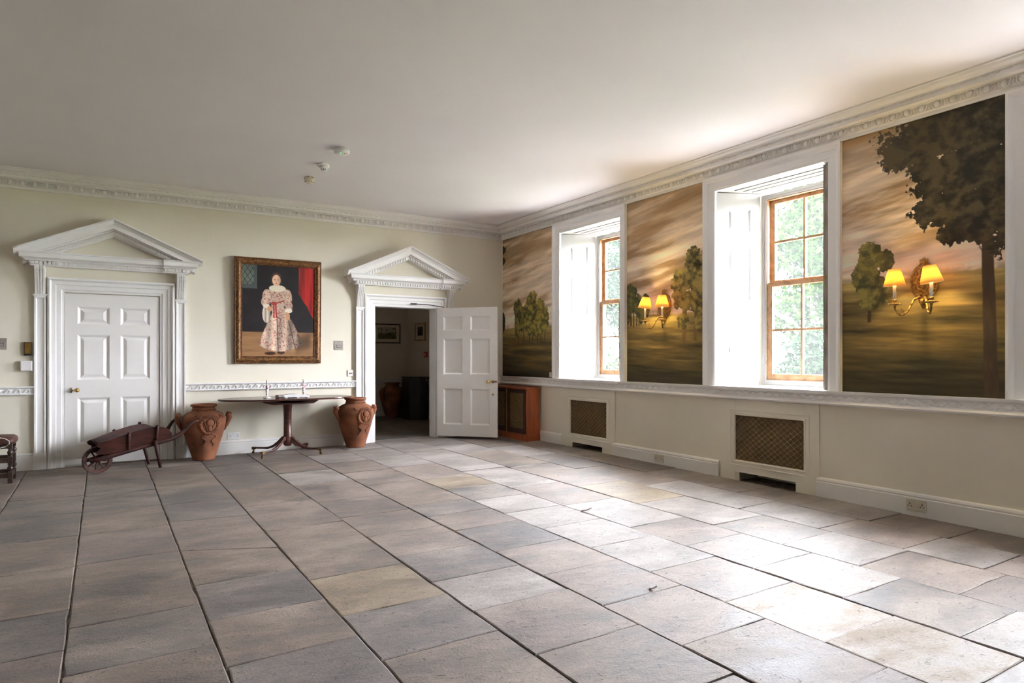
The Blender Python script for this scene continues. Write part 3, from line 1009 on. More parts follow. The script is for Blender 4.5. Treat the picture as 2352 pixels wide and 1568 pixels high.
def fbm(x, y, seed, oct=4):
    t, a, s = 0, .5, 0
    for k in range(oct):
        t = t + a * vnoise(x * 2 ** k + 11.3 * k, y * 2 ** k + 5.7 * k, seed + k); s += a; a *= .55
    return t / s

def sstep(a, b, x):
    t = np.clip((x - a) / (b - a), 0, 1)
    return t * t * (3 - 2 * t)

def over(img, col, mask):
    col = np.asarray(col, float)
    if col.ndim == 1:
        col = col[None, None, :]
    return img * (1 - mask[..., None]) + col * mask[..., None]

def canvas(name, img, fn, u0, u1, v0, v1, mat, gain, thick, parent=None):
    """img: rows from the top, display colours 0..255; a grid canvas with its own edge thickness."""
    h, w, _ = img.shape
    c = np.clip(img / 255.0, 0, 1)
    lin = np.where(c <= .04045, c / 12.92, ((c + .055) / 1.055) ** 2.4) * gain
    lin = np.clip(lin, 0, .85)
    us = np.linspace(u0, u1, w); vs_ = np.linspace(v1, v0, h)
    V = [fn(u, v, thick) for v in vs_ for u in us]
    idx = np.arange(h * w).reshape(h, w)
    F = np.stack([idx[:-1, :-1], idx[1:, :-1], idx[1:, 1:], idx[:-1, 1:]], -1).reshape(-1, 4).tolist()
    b = [fn(u0, v1, .0015), fn(u1, v1, .0015), fn(u1, v0, .0015), fn(u0, v0, .0015)]
    o = len(V); V += b
    q = [0, w - 1, h * w - 1, (h - 1) * w]
    F += [[q[i], q[(i + 1) % 4], o + (i + 1) % 4, o + i] for i in range(4)]
    me = bpy.data.meshes.new(name)
    me.from_pydata(V, [], F)
    at = me.color_attributes.new('paint', 'FLOAT_COLOR', 'POINT')
    rgba = np.ones((len(V), 4), np.float32)
    rgba[:h * w, :3] = lin.reshape(-1, 3)
    rgba[h * w:, :3] = lin.mean((0, 1))
    at.data.foreach_set('color', rgba.ravel())
    me.update()
    me.materials.append(MT[mat])
    return link(name, me, parent)

def blobs(S, Z, lst, amp, fr_, seed):
    n = (fbm(S * fr_, Z * fr_, seed, 5) - .5) + 1.0 * (fbm(S * fr_ * 3.8, Z * fr_ * 3.8, seed + 2, 4) - .5)
    f = np.full(S.shape, -9.0)
    for a, b, ra, rb_ in lst:
        f = np.maximum(f, 1 - ((S - a) / ra) ** 2 - ((Z - b) / rb_) ** 2)
    return f + amp * n * 2

def landscape(s0, s1, z0, z1, w, h, hor, seed, skydark=0.0):
    S, Z = np.meshgrid(np.linspace(s0, s1, w), np.linspace(z1, z0, h))
    t = np.clip((Z - hor) / (z1 - hor), 0, 1)
    img = np.zeros((h, w, 3))
    lowc, midc, topc = np.array([188, 170, 153.]), np.array([170, 153, 133.]), np.array([118, 98, 70.])
    img = lowc + (midc - lowc) * sstep(0, .45, t)[..., None]
    img = over(img, topc, sstep(.55, 1.0, t + .25 * (fbm(S * 1.3, Z * 2, seed) - .5)))
    st = fbm(S * 1.1 + Z * .5, Z * 8.0 - S * 1.1, seed + 3, 5)
    img = over(img, [112, 86, 54], .80 * sstep(.50, .74, st) * sstep(.04, .3, t))
    img = over(img, [204, 181, 158], .75 * sstep(.52, .24, st) * sstep(.0, .15, t) * (1 - .5 * sstep(.7, 1, t)))
    st2 = fbm(S * 2.3 + 9, Z * 22 - S * 2.2, seed + 8, 4)
    img *= (1 + .42 * (st2 - .5))[..., None]
    g = np.clip((hor - Z) / (hor - z0), 0, 1)
    gimg = np.array([128, 112, 64.]) + (np.array([86, 72, 40.]) - np.array([128, 112, 64.])) * sstep(0, .28, g)[..., None]
    gimg = over(gimg, [62, 52, 29], sstep(.3, .75, g))
    gimg = over(gimg, [40, 34, 23], sstep(.70, 1.0, g))
    sg = fbm(S * 1.4, Z * 13 + S * .4, seed + 21, 5)
    gimg = over(gimg, [38, 33, 21], .70 * sstep(.5, .72, sg) * sstep(.12, .4, g))
    gimg = over(gimg, [116, 93, 50], .45 * sstep(.48, .28, sg) * (1 - sstep(.55, .9, g)))
    sg2 = fbm(S * 2.6 + 4, Z * 34 + S * .8, seed + 25, 4)
    gimg *= (1 + .7 * (sg2 - .5))[..., None]
    edge_ = sstep(-.012, .012, hor + .05 * (fbm(S * 3, S * 0, seed + 30) - .5) - Z)
    img = over(img, gimg, edge_)
    far = sstep(.06, .0, np.abs(Z - hor - .015)) * sstep(.42, .60, fbm(S * 5, Z * 9, seed + 41))
    img = over(img, [92, 86, 56], .55 * far)
    return img, S, Z

def tree(img, S, Z, crown, seed, dark, light, amp=.55, fr_=7.0, trunks=(), tcol=(52, 40, 26), shade=.5, soft=.12):
    for pts in trunks:
        (sa, za, wa), (sb, zb, wb) = pts
        k = np.clip((Z - za) / (zb - za), 0, 1)
        cs = sa + (sb - sa) * k + .008 * (fbm(Z * 6, S * 0, seed + 60) - .5)
        wd = wa + (wb - wa) * k
        mk = sstep(.006, -.004, np.abs(S - cs) - wd) * (Z > za) * (Z < zb)
        bark = np.array(tcol) * (0.75 + .55 * fbm(S * 26, Z * 7, seed + 61))[..., None]
        img = over(img, bark, mk)
    f = blobs(S, Z, crown, amp, fr_, seed)
    mk = sstep(0, soft, f)
    lf = fbm(S * 17 + Z * 8, Z * 20 - S * 6, seed + 5, 5)
    clump = fbm(S * 4.2, Z * 4.2, seed + 7, 4)
    q = np.clip(.46 + (lf - .5) * 2.6 + (clump - .5) * 1.4 + shade * (f - .4) * .25, 0, 1)
    col = np.array(dark)[None, None] * (1 - q[..., None]) + np.array(light)[None, None] * q[..., None]
    return over(img, col, mk)

MG = 1.75
# first wall, next to the corner
img, S, Z = landscape(.03, 1.385, .925, 3.043, 170, 280, 1.66, 100, .2)
T = [((a, 1.405, .010), (a + .01, 1.80, .007)) for a in (.50, .64, .80, .885, 1.005, 1.095, 1.195)]
img = over(img, [58, 48, 26], .8 * sstep(.045, 0, np.abs(Z - 1.40)) * sstep(.25, .5, S))
img = tree(img, S, Z, [(.49, 1.938, .13, .17), (.466, 1.70, .09, .19), (.613, 1.79, .11, .21)], 131, (44, 42, 22), (104, 94, 46), .5, 9, T)
img = tree(img, S, Z, [(.872, 1.99, .15, .20), (.80, 1.80, .17, .26), (1.076, 1.85, .15, .22), (1.20, 1.77, .10, .20), (.984, 1.70, .20, .19)], 141, (46, 44, 23), (122, 108, 50), .5, 9)
img = tree(img, S, Z, [(.03, 2.885, .10, .07), (.03, 2.715, .09, .06), (.02, 1.76, .09, .16)], 151, (26, 22, 18), (40, 36, 24), .4, 12)
m1 = canvas('mural', img, fr, .03, 1.385, .925, 3.043, 'mural', MG, .006)
# second wall, between the windows
img, S, Z = landscape(2.93, 4.145, .925, 3.043, 230, 380, 1.70, 200)
T = [((3.003, 1.58, .012), (3.0, 1.80, .008)), ((3.05, 1.57, .008), (3.05, 1.78, .006)), ((3.10, 1.58, .007), (3.11, 1.75, .006)), ((3.14, 1.58, .006), (3.15, 1.74, .005))]
img = tree(img, S, Z, [(3.00, 1.90, .12, .18), (3.13, 1.82, .08, .14), (2.94, 1.75, .06, .17), (3.18, 1.70, .05, .10)], 231, (42, 44, 24), (92, 88, 44), .45, 10, T)
img = tree(img, S, Z, [(3.255, 1.87, .075, .085), (3.26, 1.76, .06, .10)], 241, (58, 52, 26), (112, 98, 44), .4, 11)
T = [((3.856, 1.37, .034), (3.86, 1.85, .026)), ((4.013, 1.39, .022), (4.02, 1.80, .016))]
img = tree(img, S, Z, [(3.99, 2.24, .14, .14), (3.83, 2.03, .16, .15), (4.06, 2.00, .15, .28), (3.92, 1.83, .22, .13), (3.77, 1.88, .09, .09), (4.08, 1.76, .12, .13), (3.84, 1.60, .10, .09), (4.05, 1.60, .06, .08)],
           251, (44, 40, 22), (118, 104, 54), .62, 8, T, tcol=(78, 62, 36))
m2 = canvas('mural', img, fr, 2.93, 4.145, .925, 3.043, 'mural', MG, .006)
# third wall, nearest
img, S, Z = landscape(5.65, 6.872, .925, 3.043, 330, 570, 1.835, 300)
T = [((5.888, 1.50, .014), (5.90, 1.75, .010))]
img = tree(img, S, Z, [(5.90, 2.04, .115, .125), (6.02, 1.99, .07, .09), (5.85, 1.87, .12, .14), (5.94, 1.76, .15, .11), (5.885, 1.68, .10, .08)], 331, (46, 44, 22), (108, 98, 48), .5, 9, T)
T = [((6.765, .93, .046), (6.738, 2.20, .034))]
f0 = [(6.50, 2.93, .50, .22), (6.20, 2.83, .24, .16), (6.62, 2.55, .40, .21), (6.54, 2.34, .33, .17), (6.66, 2.15, .26, .12), (6.83, 2.38, .20, .42), (6.80, 2.9, .3, .3), (6.33, 2.66, .16, .10)]
img = tree(img, S, Z, f0, 341, (25, 21, 16), (58, 48, 30), .66, 10, T, tcol=(50, 38, 27), soft=.05)
m3 = canvas('mural', img, fr, 5.65, 6.872, .925, 3.043, 'mural', MG, .006)
for o, lb in ((m1, 'painted park landscape with a clump of slim poplars, beside the room corner'),
              (m2, 'painted park landscape with one spreading tree, panel between two windows'),
              (m3, 'painted park landscape with a huge dark overhanging tree and bare trunk')):
    o['label'] = lb; o['category'] = 'mural'; o['group'] = 'landscape murals on the window wall'

# portrait of a child in a patterned gown
def portrait():
    w, h = 200, 256
    U, V = np.meshgrid(np.linspace(0, 1, w), np.linspace(0, 1, h))
    n = lambda a, b, s: fbm(U * a, V * b, s)
    img = np.ones((h, w, 3)) * np.array([33, 28, 30.]) * (0.8 + .4 * n(6, 8, 1))[..., None]
    fl_ = np.array([150, 112, 76.]) * (0.78 + .3 * n(3, 30, 3))[..., None]
    fl_ *= (1 + .05 * np.sin(U * 190) * np.sin(V * 230))[..., None]
    img = over(img, fl_, sstep(.725, .735, V))
    # leaded window
    win = ((U < .20) & (V < .26))
    img = over(img, np.array([96, 104, 96.]) * (0.7 + .6 * n(8, 8, 5))[..., None], ((U < .155) & (V < .215)).astype(float))
    lead = (np.abs(((U * 14 + V * 12) % 1) - .5) < .06) | (np.abs(((U * 14 - V * 12) % 1) - .5) < .06)
    img = over(img, [40, 42, 42], ((U < .155) & (V < .215) & lead).astype(float))
    img = over(img, [72, 80, 80], (win & ~((U < .155) & (V < .215))).astype(float))
    # curtain
    lim = .02 + np.interp(U, [.76, .80, .84, .90, .94, 1.0], [.27, .30, .36, .42, .50, .56])
    fold = .42 + .75 * n(26, 2.2, 9)
    img = over(img, np.array([168, 30, 26.]) * fold[..., None], ((U > .775) & (V < lim)).astype(float))
    # floor shadow
    img = over(img, [70, 52, 38], .8 * sstep(.14, .02, np.abs(V - .86 + .30 * (U - .80))) * sstep(.70, .78, U) * sstep(1.0, .9, U))
    def el(a, b, ra, rb_, e=.08):
        return sstep(1 + e, 1 - e, ((U - a) / ra) ** 2 + ((V - b) / rb_) ** 2)
    cloth = np.array([206, 184, 164.]) * (0.78 + .32 * n(9, 9, 12))[..., None]
    pat = (np.abs(fbm(U * 46, V * 58, 15, 2) - .60) < .035) | (fbm(U * 62 + 3, V * 74, 17, 2) > .70)
    cloth = over(cloth, [142, 66, 56], .8 * pat.astype(float))
    # shoes, skirt
    img = over(img, [62, 34, 24], np.maximum(el(.38, .965, .075, .018), el(.53, .955, .05, .020)))
    k = np.clip((V - .50) / .43, 0, 1)
    L = .42 - .19 * np.sin(k * 1.45); R = .60 + .25 * np.sin(k * 1.35)
    bot = .945 - .08 * ((U - .52) / .32) ** 2
    sk_ = sstep(-.008, .008, U - L) * sstep(-.008, .008, R - U) * (V > .46) * sstep(.006, -.006, V - bot)
    g = cloth * (0.62 + .42 * np.cos((U - .40) * 4.2) + .16 * np.sin(U * 42 + V * 3))[..., None]
    g *= (1 - .45 * sstep(.012, .003, np.abs(U - (.47 + .02 * k))))[..., None]
    g *= (1 - .45 * sstep(.012, .003, np.abs(U - (.60 + .14 * k))))[..., None]
    img = over(img, g, sk_)
    # handkerchief
    img = over(img, np.array([196, 184, 168.]) * (0.7 + .4 * np.abs(np.sin(U * 60)))[..., None], el(.325, .53, .055, .10))
    # bodice and sleeves
    tor = sstep(-.01, .01, U - (.385 - .02 * np.cos((V - .25) * 10))) * sstep(-.01, .01, .58 + .02 * np.cos((V - .25) * 10) - U) * (V > .24) * (V < .53)
    img = over(img, cloth, tor)
    for a, b, ra, rb_ in ((.335, .345, .065, .085), (.315, .40, .062, .055), (.62, .36, .062, .105), (.635, .44, .055, .06)):
        img = over(img, cloth * (0.84 + .2 * np.cos((U - a) * 22))[..., None], el(a, b, ra, rb_))
    for a, b, ra, rb_ in ((.325, .445, .045, .022), (.635, .49, .05, .026)):
        img = over(img, [222, 212, 196], el(a, b, ra, rb_))
    for a, b, ra, rb_ in ((.37, .475, .035, .030), (.62, .555, .032, .045)):
        img = over(img, [196, 146, 112], el(a, b, ra, rb_))
    # sash ribbon
    img = over(img, [150, 62, 52], el(.43, .415, .045, .02))
    img = over(img, [150, 62, 52], sstep(.010, .004, np.abs(V - .40 + .25 * (U - .5))) * (U > .42) * (U < .57))
    for sx in (.425, .455):
        img = over(img, [158, 50, 48], sstep(.014, .006, np.abs(U - sx - .05 * (V - .42))) * (V > .42) * (V < .575))
    # collar, hair, face
    img = over(img, [218, 208, 188], el(.475, .248, .115, .038))
    img = over(img, [72, 50, 40], np.maximum(el(.463, .122, .064, .050), np.maximum(el(.405, .170, .012, .030), el(.525, .172, .012, .034))))
    fc = np.array([214, 174, 144.]) * (1.02 - .25 * sstep(.46, .54, U))[..., None]
    img = over(img, fc, el(.462, .160, .058, .062))
    img = over(img, [60, 42, 36], np.maximum(el(.440, .153, .009, .0045), el(.485, .153, .009, .0045)))
    img = over(img, [110, 74, 58], .20 * np.maximum(el(.437, .138, .012, .003), el(.488, .138, .012, .003)))
    img = over(img, [186, 128, 102], .7 * el(.462, .176, .007, .010))
    img = over(img, [164, 70, 62], el(.462, .195, .011, .0045))
    return img

PX0, PX1, PZ0, PZ1 = -3.940, -2.852, 1.135, 2.485
fp = lambda u, v, d: (u, -d - .012 - .020 * (v - PZ0), v)
pr = thing('framed_portrait', 'large portrait of a child in a patterned gown, gilt carved frame, above the table', 'painting', (0, 0, 0))
canvas('canvas', portrait(), fp, PX0 + .092, PX1 - .092, PZ0 + .088, PZ1 - .088, 'portrait', 1.05, .016, pr)
frm = obj('frame', MB().ring(fp, PX0, PZ0, PX1, PZ1, [(.0, -.008), (0, .022), (.010, .030), (.016, .026), (.026, .034), (.050, .042), (.070, .036), (.078, .026), (.086, .028), (.094, .014), (.094, .0)], cap=False), 'giltdark', pr)
m = MB()
def carve(u, v, horiz):
    c = Vector(fp(u, v, .038))
    a = random.uniform(-.5, .5) + (0 if horiz else PI / 2)
    for k in (-1, 1):
        m.tube([fp(u + math.cos(a) * .012 * k + q * .010 * math.cos(a + k), v + math.sin(a) * .012 * k + q * .010 * math.sin(a + k), .036 + .006 * (1 - abs(q))) for q in (-1, 0, 1)], [.003, .007, .003], 5)
    m.ell(c, (.008, .006, .008), 6, 4)
for k in range(34):
    u = PX0 + .045 + k * (PX1 - PX0 - .09) / 33
    carve(u, PZ0 + .048, True); carve(u, PZ1 - .048, True)
for k in range(1, 42):
    v = PZ0 + .045 + k * (PZ1 - PZ0 - .09) / 42
    carve(PX0 + .048, v, False); carve(PX1 - .048, v, False)
obj('carving', m, 'gilt', frm, kind='stuff')

# ------------------------------------------------------------------ wall sconces
def sconce(yc, label, tilts):
    root = thing('wall_sconce', label, 'wall lamp', (0, yc, 1.79), 0, 'two-armed brass sconces on the murals')
    m = MB().ell((-.012, 0, 0), (.022, .096, .138), 24, 12)
    r2 = random.Random(3)
    for k in range(90):
        a = r2.uniform(0, 2 * PI); q = math.sqrt(r2.random()) * .96
        y, z = .094 * q * math.cos(a), .136 * q * math.sin(a)
        x = -.012 - .022 * math.sqrt(max(0, 1 - q * q))
        rr2 = r2.uniform(.006, .012)
        m.ell((x, y, z), (.007, rr2, rr2 * r2.uniform(.5, 1)), 6, 4)
    rim = [(-.014, .096 * math.cos(2 * PI * k / 28), .138 * math.sin(2 * PI * k / 28)) for k in range(29)]
    m.tube(rim, .008, 6)
    bp = obj('backplate', m, 'oldbrass', root)
    m = MB().ell((-.018, 0, .150), (.014, .034, .018), 10, 6).ell((-.018, .02, .165), (.010, .014, .010), 8, 5).ell((-.018, -.02, .165), (.010, .014, .010), 8, 5).ell((-.018, 0, .172), (.010, .012, .012), 8, 5)
    obj('crest', m, 'oldbrass', bp)
    m = MB().ell((-.030, 0, -.145), (.030, .030, .026), 12, 8).lathe([(.002, -.21), (.010, -.195), (.016, -.18), (.022, -.165), (.024, -.15)], 12, (-.030, 0, 0))
    obj('boss', m, 'oldbrass', root)
    lamps = []
    for s, tl in ((1, tilts[0]), (-1, tilts[1])):
        ex, ey = -.180, s * .133
        pts = [(-.030, 0, -.130), (-.050, s * .020, -.118), (-.075, s * .042, -.135), (-.090, s * .056, -.175), (-.108, s * .072, -.225), (-.130, s * .092, -.252),
               (-.152, s * .110, -.252), (-.170, s * .124, -.232), (-.179, s * .132, -.205), (ex, ey, -.185)]
        m = MB().tube(pts, [.009, .010, .009, .008, .007, .007, .007, .007, .007, .008], 8)
        sp = []
        for k in range(15):
            t = k / 14
            r = .030 * (1 - t * .75); a = -1.6 + t * 7.5
            o = r * math.cos(a) + .0
            sp.append((-.138 - .55 * o * .8, s * (.098 + .55 * o), -.222 + r * math.sin(a)))
        m.tube(sp, [.004] * 15, 6)
        for k in range(5):
            q = 3 + k
            p = Vector(pts[q]) + Vector((0, 0, .010))
            m.ell(p, (.010, .010, .006), 6, 4)
        arm = obj('arm', m, 'oldbrass', root)
        m = MB().lathe([(.004, -.195), (.012, -.19), (.010, -.180), (.034, -.172), (.040, -.164), (.030, -.162), (.014, -.160), (.016, -.150), (.018, -.135), (.014, -.132)], 14, (ex, ey, 0))
        for k in range(8):
            a = 2 * PI * k / 8
            m.ell((ex + .038 * math.cos(a), ey + .038 * math.sin(a), -.168), (.010, .010, .005), 6, 4)
        obj('candle_cup', m, 'oldbrass', arm)
        obj('candle_tube', MB().lathe([(.0115, -.135), (.0115, -.005), (.009, .0)], 12, (ex, ey, 0)), 'candle', arm)
        R = Matrix.Rotation(math.radians(tl[0]), 3, 'X') @ Matrix.Rotation(math.radians(tl[1]), 3, 'Y')
        m = MB()
        prof = [(.0780, -.030), (.0420, .098), (.0405, .098), (.0765, -.030)]
        n = 28
        v, f = [], []
        for r, z in prof:
            for k in range(n):
                a = 2 * PI * k / n
                v.append(Vector((ex, ey, 0)) + R @ Vector((r * math.cos(a), r * math.sin(a), z)))
        for i in range(4):
            for k in range(n):
                a, b = i * n + k, i * n + (k + 1) % n
                c, d = ((i + 1) % 4) * n + (k + 1) % n, ((i + 1) % 4) * n + k
                f.append((a, b, c, d))
        m.add(v, f, True)
        sh = obj('lamp_shade', m, 'shade', arm)
        obj('bulb', MB().ell((ex, ey, .028), (.013, .013, .024), 10, 8), 'bulb', arm)
        ld = bpy.data.lights.new('sconce_light', 'POINT')
        ld.energy = SCONCE_W; ld.color = (1.0, .77, .34); ld.shadow_soft_size = .02
        lo = bpy.data.objects.new('sconce_light', ld); COL.objects.link(lo)
        lo.parent = root; lo.location = (ex, ey, .034)
    return root
SCONCE_W = 8.0
sconce(-6.318, 'brass two-candle wall sconce with lit yellow shades on the mural with a dark tree', ((0, -3), (-6, -4)))
sconce(-3.565, 'brass two-candle wall sconce with lit yellow shades, fixed between the two windows', ((7, 4), (0, 0)))

# ------------------------------------------------------------------ radiator panels
for (a, b, ga, gb, fa, fb_), lb in zip(COV, ('smaller-looking cream radiator panel with brass lattice, under the far window next to the wooden cabinet',
                                            'cream radiator panel with brass lattice grille, below the window with the standing shutter edge')):
    root = thing('radiator_cover', lb, 'radiator cover', (0, 0, 0), 0, 'panelled radiator covers')
    m = MB()
    T0 = .016
    m.fbox(fr, a, ga, -.05, .798, .001, T0); m.fbox(fr, gb, b, -.05, .798, .001, T0)
    m.fbox(fr, ga, gb, .650, .798, .001, T0); m.fbox(fr, ga, gb, .085, .200, .001, T0)
    m.fbox(fr, ga, fa, -.05, .085, .001, T0); m.fbox(fr, fb_, gb, -.05, .085, .001, T0)
    obj('front_panel', m, 'dado', root, bevel=.002)
    obj('moulding', MB().ring(fr, ga - .058, .200 - .052, gb + .058, .650 + .050,
                              [(0, .0155), (0, .022), (.006, .024), (.012, .018), (.034, .018), (.040, .024), (.052, .022), (.056, .012), (.056, .001)], cap=False), 'dado', root)
    obj('backing_cloth', MB().fbox(fr, ga - .01, gb + .01, .195, .655, .001, .0025), 'fabric', root)
    # brass lattice
    gx0, gx1, gz0, gz1 = ga, gb, .200, .650
    pw, ph = (gb - ga) / 11.0, .450 / 8.5
    knots = MB()
    sl = ph / pw
    wires = []
    for s in (1, -1):
        for k in range(-20, 40):
            # line z = gz0 + s*sl*(u-gx0) + k*ph
            pts = []
            u_at = lambda z: gx0 + (z - gz0 - k * ph) / (s * sl)
            z_at = lambda u: gz0 + s * sl * (u - gx0) + k * ph
            cand = [(gx0, z_at(gx0)), (gx1, z_at(gx1)), (u_at(gz0), gz0), (u_at(gz1), gz1)]
            cand = [(u, z) for u, z in cand if gx0 - 1e-6 <= u <= gx1 + 1e-6 and gz0 - 1e-6 <= z <= gz1 + 1e-6]
            cand = sorted(set((round(u, 5), round(z, 5)) for u, z in cand))
            if len(cand) >= 2 and cand[-1][0] - cand[0][0] > .01:
                p, q = cand[0], cand[-1]
                obj('lattice_wire', MB().tube([fr(p[0], p[1], .006 + .0015 * s), fr(q[0], q[1], .006 + .0015 * s)], .0016, 4), 'brass', root)
    for i in range(0, 23):
        for j in range(0, 18):
            if (i + j) % 2 == 0:
                u, z = gx0 + i * pw / 2, gz0 + j * ph / 2
                if gx0 + .004 < u < gx1 - .004 and gz0 + .004 < z < gz1 - .004:
                    knots.ell(fr(u, z, .008), (.003, .005, .005), 6, 4)
    obj('lattice_stud', knots, 'brass', root, kind='stuff')

# ------------------------------------------------------------------ mahogany cabinet in the corner
root = thing('grille_cabinet', 'orange-brown mahogany cabinet with two brass-grilled doors in the room corner', 'cabinet', (-.14, -.6, floor_z(-.14, -.6)))
fz = floor_z(-.14, -.6)
X0, Y0, Y1, TOP = -.272, -1.115, -.075, .790
lx = lambda x: x + .14
ly = lambda y: y + .6
m = MB()
m.box(lx(X0 + .012), lx(-.03), ly(Y0 + .006), ly(Y0 + .024), .06, TOP - fz)
m.box(lx(X0 + .012), lx(-.03), ly(Y1 - .024), ly(Y1), .06, TOP - fz)
m.box(lx(-.045), lx(-.03), ly(Y0 + .02), ly(Y1 - .02), .06, TOP - fz)
m.box(lx(X0 + .012), lx(-.03), ly(Y0 + .02), ly(Y1 - .02), .06, .08)
obj('carcass', m, 'cabinet', root, bevel=.002)
obj('top_board', MB().box(lx(X0 - .008), lx(-.03), ly(Y0 - .004), ly(Y1), TOP - fz - .030, TOP - fz - .004), 'cabinet', root, bevel=.004)
obj('plinth', MB().box(lx(X0 + .002), lx(-.03), ly(Y0 - .004), ly(Y1), -.01, .088), 'cabinet', root, bevel=.003)
fcab = lambda u, v, d: (lx(X0) - d, ly(Y0) + u, v)
W_ = (Y1 - Y0)
for u0, u1 in ((.012, W_ / 2 - .003), (W_ / 2 + .003, W_ - .012)):
    z0, z1 = .092, TOP - fz - .034
    m = MB()
    m.fbox(fcab, u0, u0 + .062, z0, z1, 0, -.018); m.fbox(fcab, u1 - .062, u1, z0, z1, 0, -.018)
    m.fbox(fcab, u0 + .062, u1 - .062, z0, z0 + .075, 0, -.018); m.fbox(fcab, u0 + .062, u1 - .062, z1 - .055, z1, 0, -.018)
    dr = obj('cabinet_door', m, 'barrow', root, bevel=.002)
    obj('grille_cloth', MB().fbox(fcab, u0 + .055, u1 - .055, z0 + .07, z1 - .05, -.016, -.020), 'fabric', dr)
    m = MB()
    g0, g1, h0, h1 = u0 + .062, u1 - .062, z0 + .075, z1 - .055
    nd = 9
    for k in range(nd):
        for s in (1, -1):
            pts = []
            for j in range(19):
                t = j / 18
                u = g0 + (g1 - g0) * (k + .5) / nd + s * (g1 - g0) / nd * .5 * math.cos(t * PI * 11)
                pts.append(fcab(u, h0 + (h1 - h0) * t, -.010 + .002 * s))
            m.tube(pts, .0020, 4)
    obj('wire_grille', m, 'oldbrass', dr)
obj('brass_bead', MB().fbox(fcab, W_ / 2 - .006, W_ / 2 + .006, .09, TOP - fz - .034, -.004, .006), 'brass', root)

# ------------------------------------------------------------------ terracotta jars
UP = [(.118, 0), (.126, .012), (.128, .03), (.150, .10), (.178, .19), (.208, .29), (.232, .38), (.243, .44), (.243, .475), (.232, .515), (.205, .548), (.168, .570), (.138, .582),
      (.126, .592), (.124, .625), (.128, .632), (.142, .638), (.147, .648), (.143, .658), (.136, .664), (.116, .664), (.110, .655), (.112, .60), (.10, .57)]
def ur(z):
    zs = [p[1] for p in UP[:16]]; rs = [p[0] for p in UP[:16]]
    return float(np.interp(z, zs, rs))

def jar(label, loc, sc=1.0, yaw=0.0, ring_on=True):
    root = thing('terracotta_jar', label, 'jar', loc, yaw, 'large terracotta jars')
    on = lambda a, z, d=0.0: ((ur(z) + d) * math.cos(a) * sc, (ur(z) + d) * math.sin(a) * sc, z * sc)
    prof = [(r * sc, z * sc) for r, z in UP]
    obj('jar_body', MB().lathe(prof, 48), 'terracotta', root)
    # neck ring of pricked dots
    m = MB()
    for k in range(40):
        a = 2 * PI * k / 40
        m.ell(on(a, .598, .002), (.006 * sc,) * 3, 6, 4)
    obj('neck_beading', m, 'terracotta', root, kind='stuff')
    # lug handles at both sides
    for s in (0, PI):
        pts = []
        for z, d in ((.34, .006), (.40, .016), (.45, .030), (.49, .044), (.522, .050), (.544, .058), (.558, .060)):
            r = ur(min(z, .475)) + d - (.018 if z > .5 else 0)
            pts.append((r * math.cos(s) * sc, r * math.sin(s) * sc, z * sc))
        m = MB().tube(pts, [.010 * sc, .018 * sc, .026 * sc, .034 * sc, .036 * sc, .034 * sc, .026 * sc], 10)
        c = Vector(pts[4]) + Vector((0, -.032 * sc, .004))
        m.ell(c, (.026 * sc, .012 * sc, .026 * sc), 12, 6).ell(c + Vector((0, -.008, 0)), (.012 * sc, .008 * sc, .012 * sc), 8, 5)
        for q in range(1, 5):
            t = pts[q]
            m.ell((t[0] + .012 * math.cos(s), t[1], t[2]), (.014 * sc, .022 * sc, .012 * sc), 8, 5)
        obj('lug_handle', m, 'terracotta', root)
    if ring_on:
        A0 = -PI / 2 + .10
        # laurel wreath
        m = MB()
        ra, rz, zc = .40, .096, .425
        for k in range(46):
            t = 2 * PI * k / 46
            for dd, off in ((.010, .0), (.006, .012), (.006, -.012)):
                q = 1 + off * 8
                a = A0 + ra * q * math.cos(t); z = zc + rz * q * math.sin(t)
                p = on(a, z, dd)
                m.ell(p, (.0095 * sc, .007 * sc, .0075 * sc), 6, 4)
        wreath = obj('wreath', m, 'terracotta', root)
        # bulbous motif held in the wreath
        m = MB()
        m.ell(on(A0, .455, .004), (.046 * sc, .026 * sc, .042 * sc), 12, 8)
        m.ell(on(A0, .395, .002), (.026 * sc, .018 * sc, .045 * sc), 10, 8)
        for s in (-1, 1):
            m.tube([on(A0 + s * q, z, .008) for q, z in ((.16, .50), (.24, .475), (.22, .44), (.15, .42), (.13, .39), (.09, .355), (.05, .335))], [.004 * sc, .007 * sc, .007 * sc, .006 * sc, .006 * sc, .006 * sc, .004 * sc], 6)
        obj('medallion', m, 'terracotta', root)
        # ribbons
        for s in (-1, 1):
            for path, rad in ((((.02, .322), (.12, .315), (.26, .318), (.38, .300), (.36, .275), (.24, .262), (.16, .245), (.20, .222), (.30, .210), (.34, .190), (.30, .172)),
                               [.003, .006, .006, .006, .006, .006, .006, .006, .005, .004, .002]),
                              (((.36, .528), (.46, .505), (.56, .520), (.62, .545), (.72, .530), (.80, .510)), [.003, .006, .006, .006, .005, .002]),
                              (((.05, .532), (.12, .540), (.22, .535), (.30, .52)), [.004, .006, .006, .003])):
                obj('ribbon', MB().tube([on(A0 + s * q, z, .005) for q, z in path], rad, 6), 'terracotta', root)
    return root
jar('terracotta jar with wreath relief and two lugs, behind the wooden wheelbarrow handles', (-4.318, -.285, floor_z(-4.318, -.285)), 1.0, .05)
jar('terracotta jar with wreath relief, standing at the foot of the open doorway surround', (-2.452, -.262, floor_z(-2.452, -.262)), 1.0, .16)
jar('shadowed terracotta jar in the dark hall seen through the open door', (-.56, 3.23, floor_z(-.56, 3.23)), 1.02, .5, False)

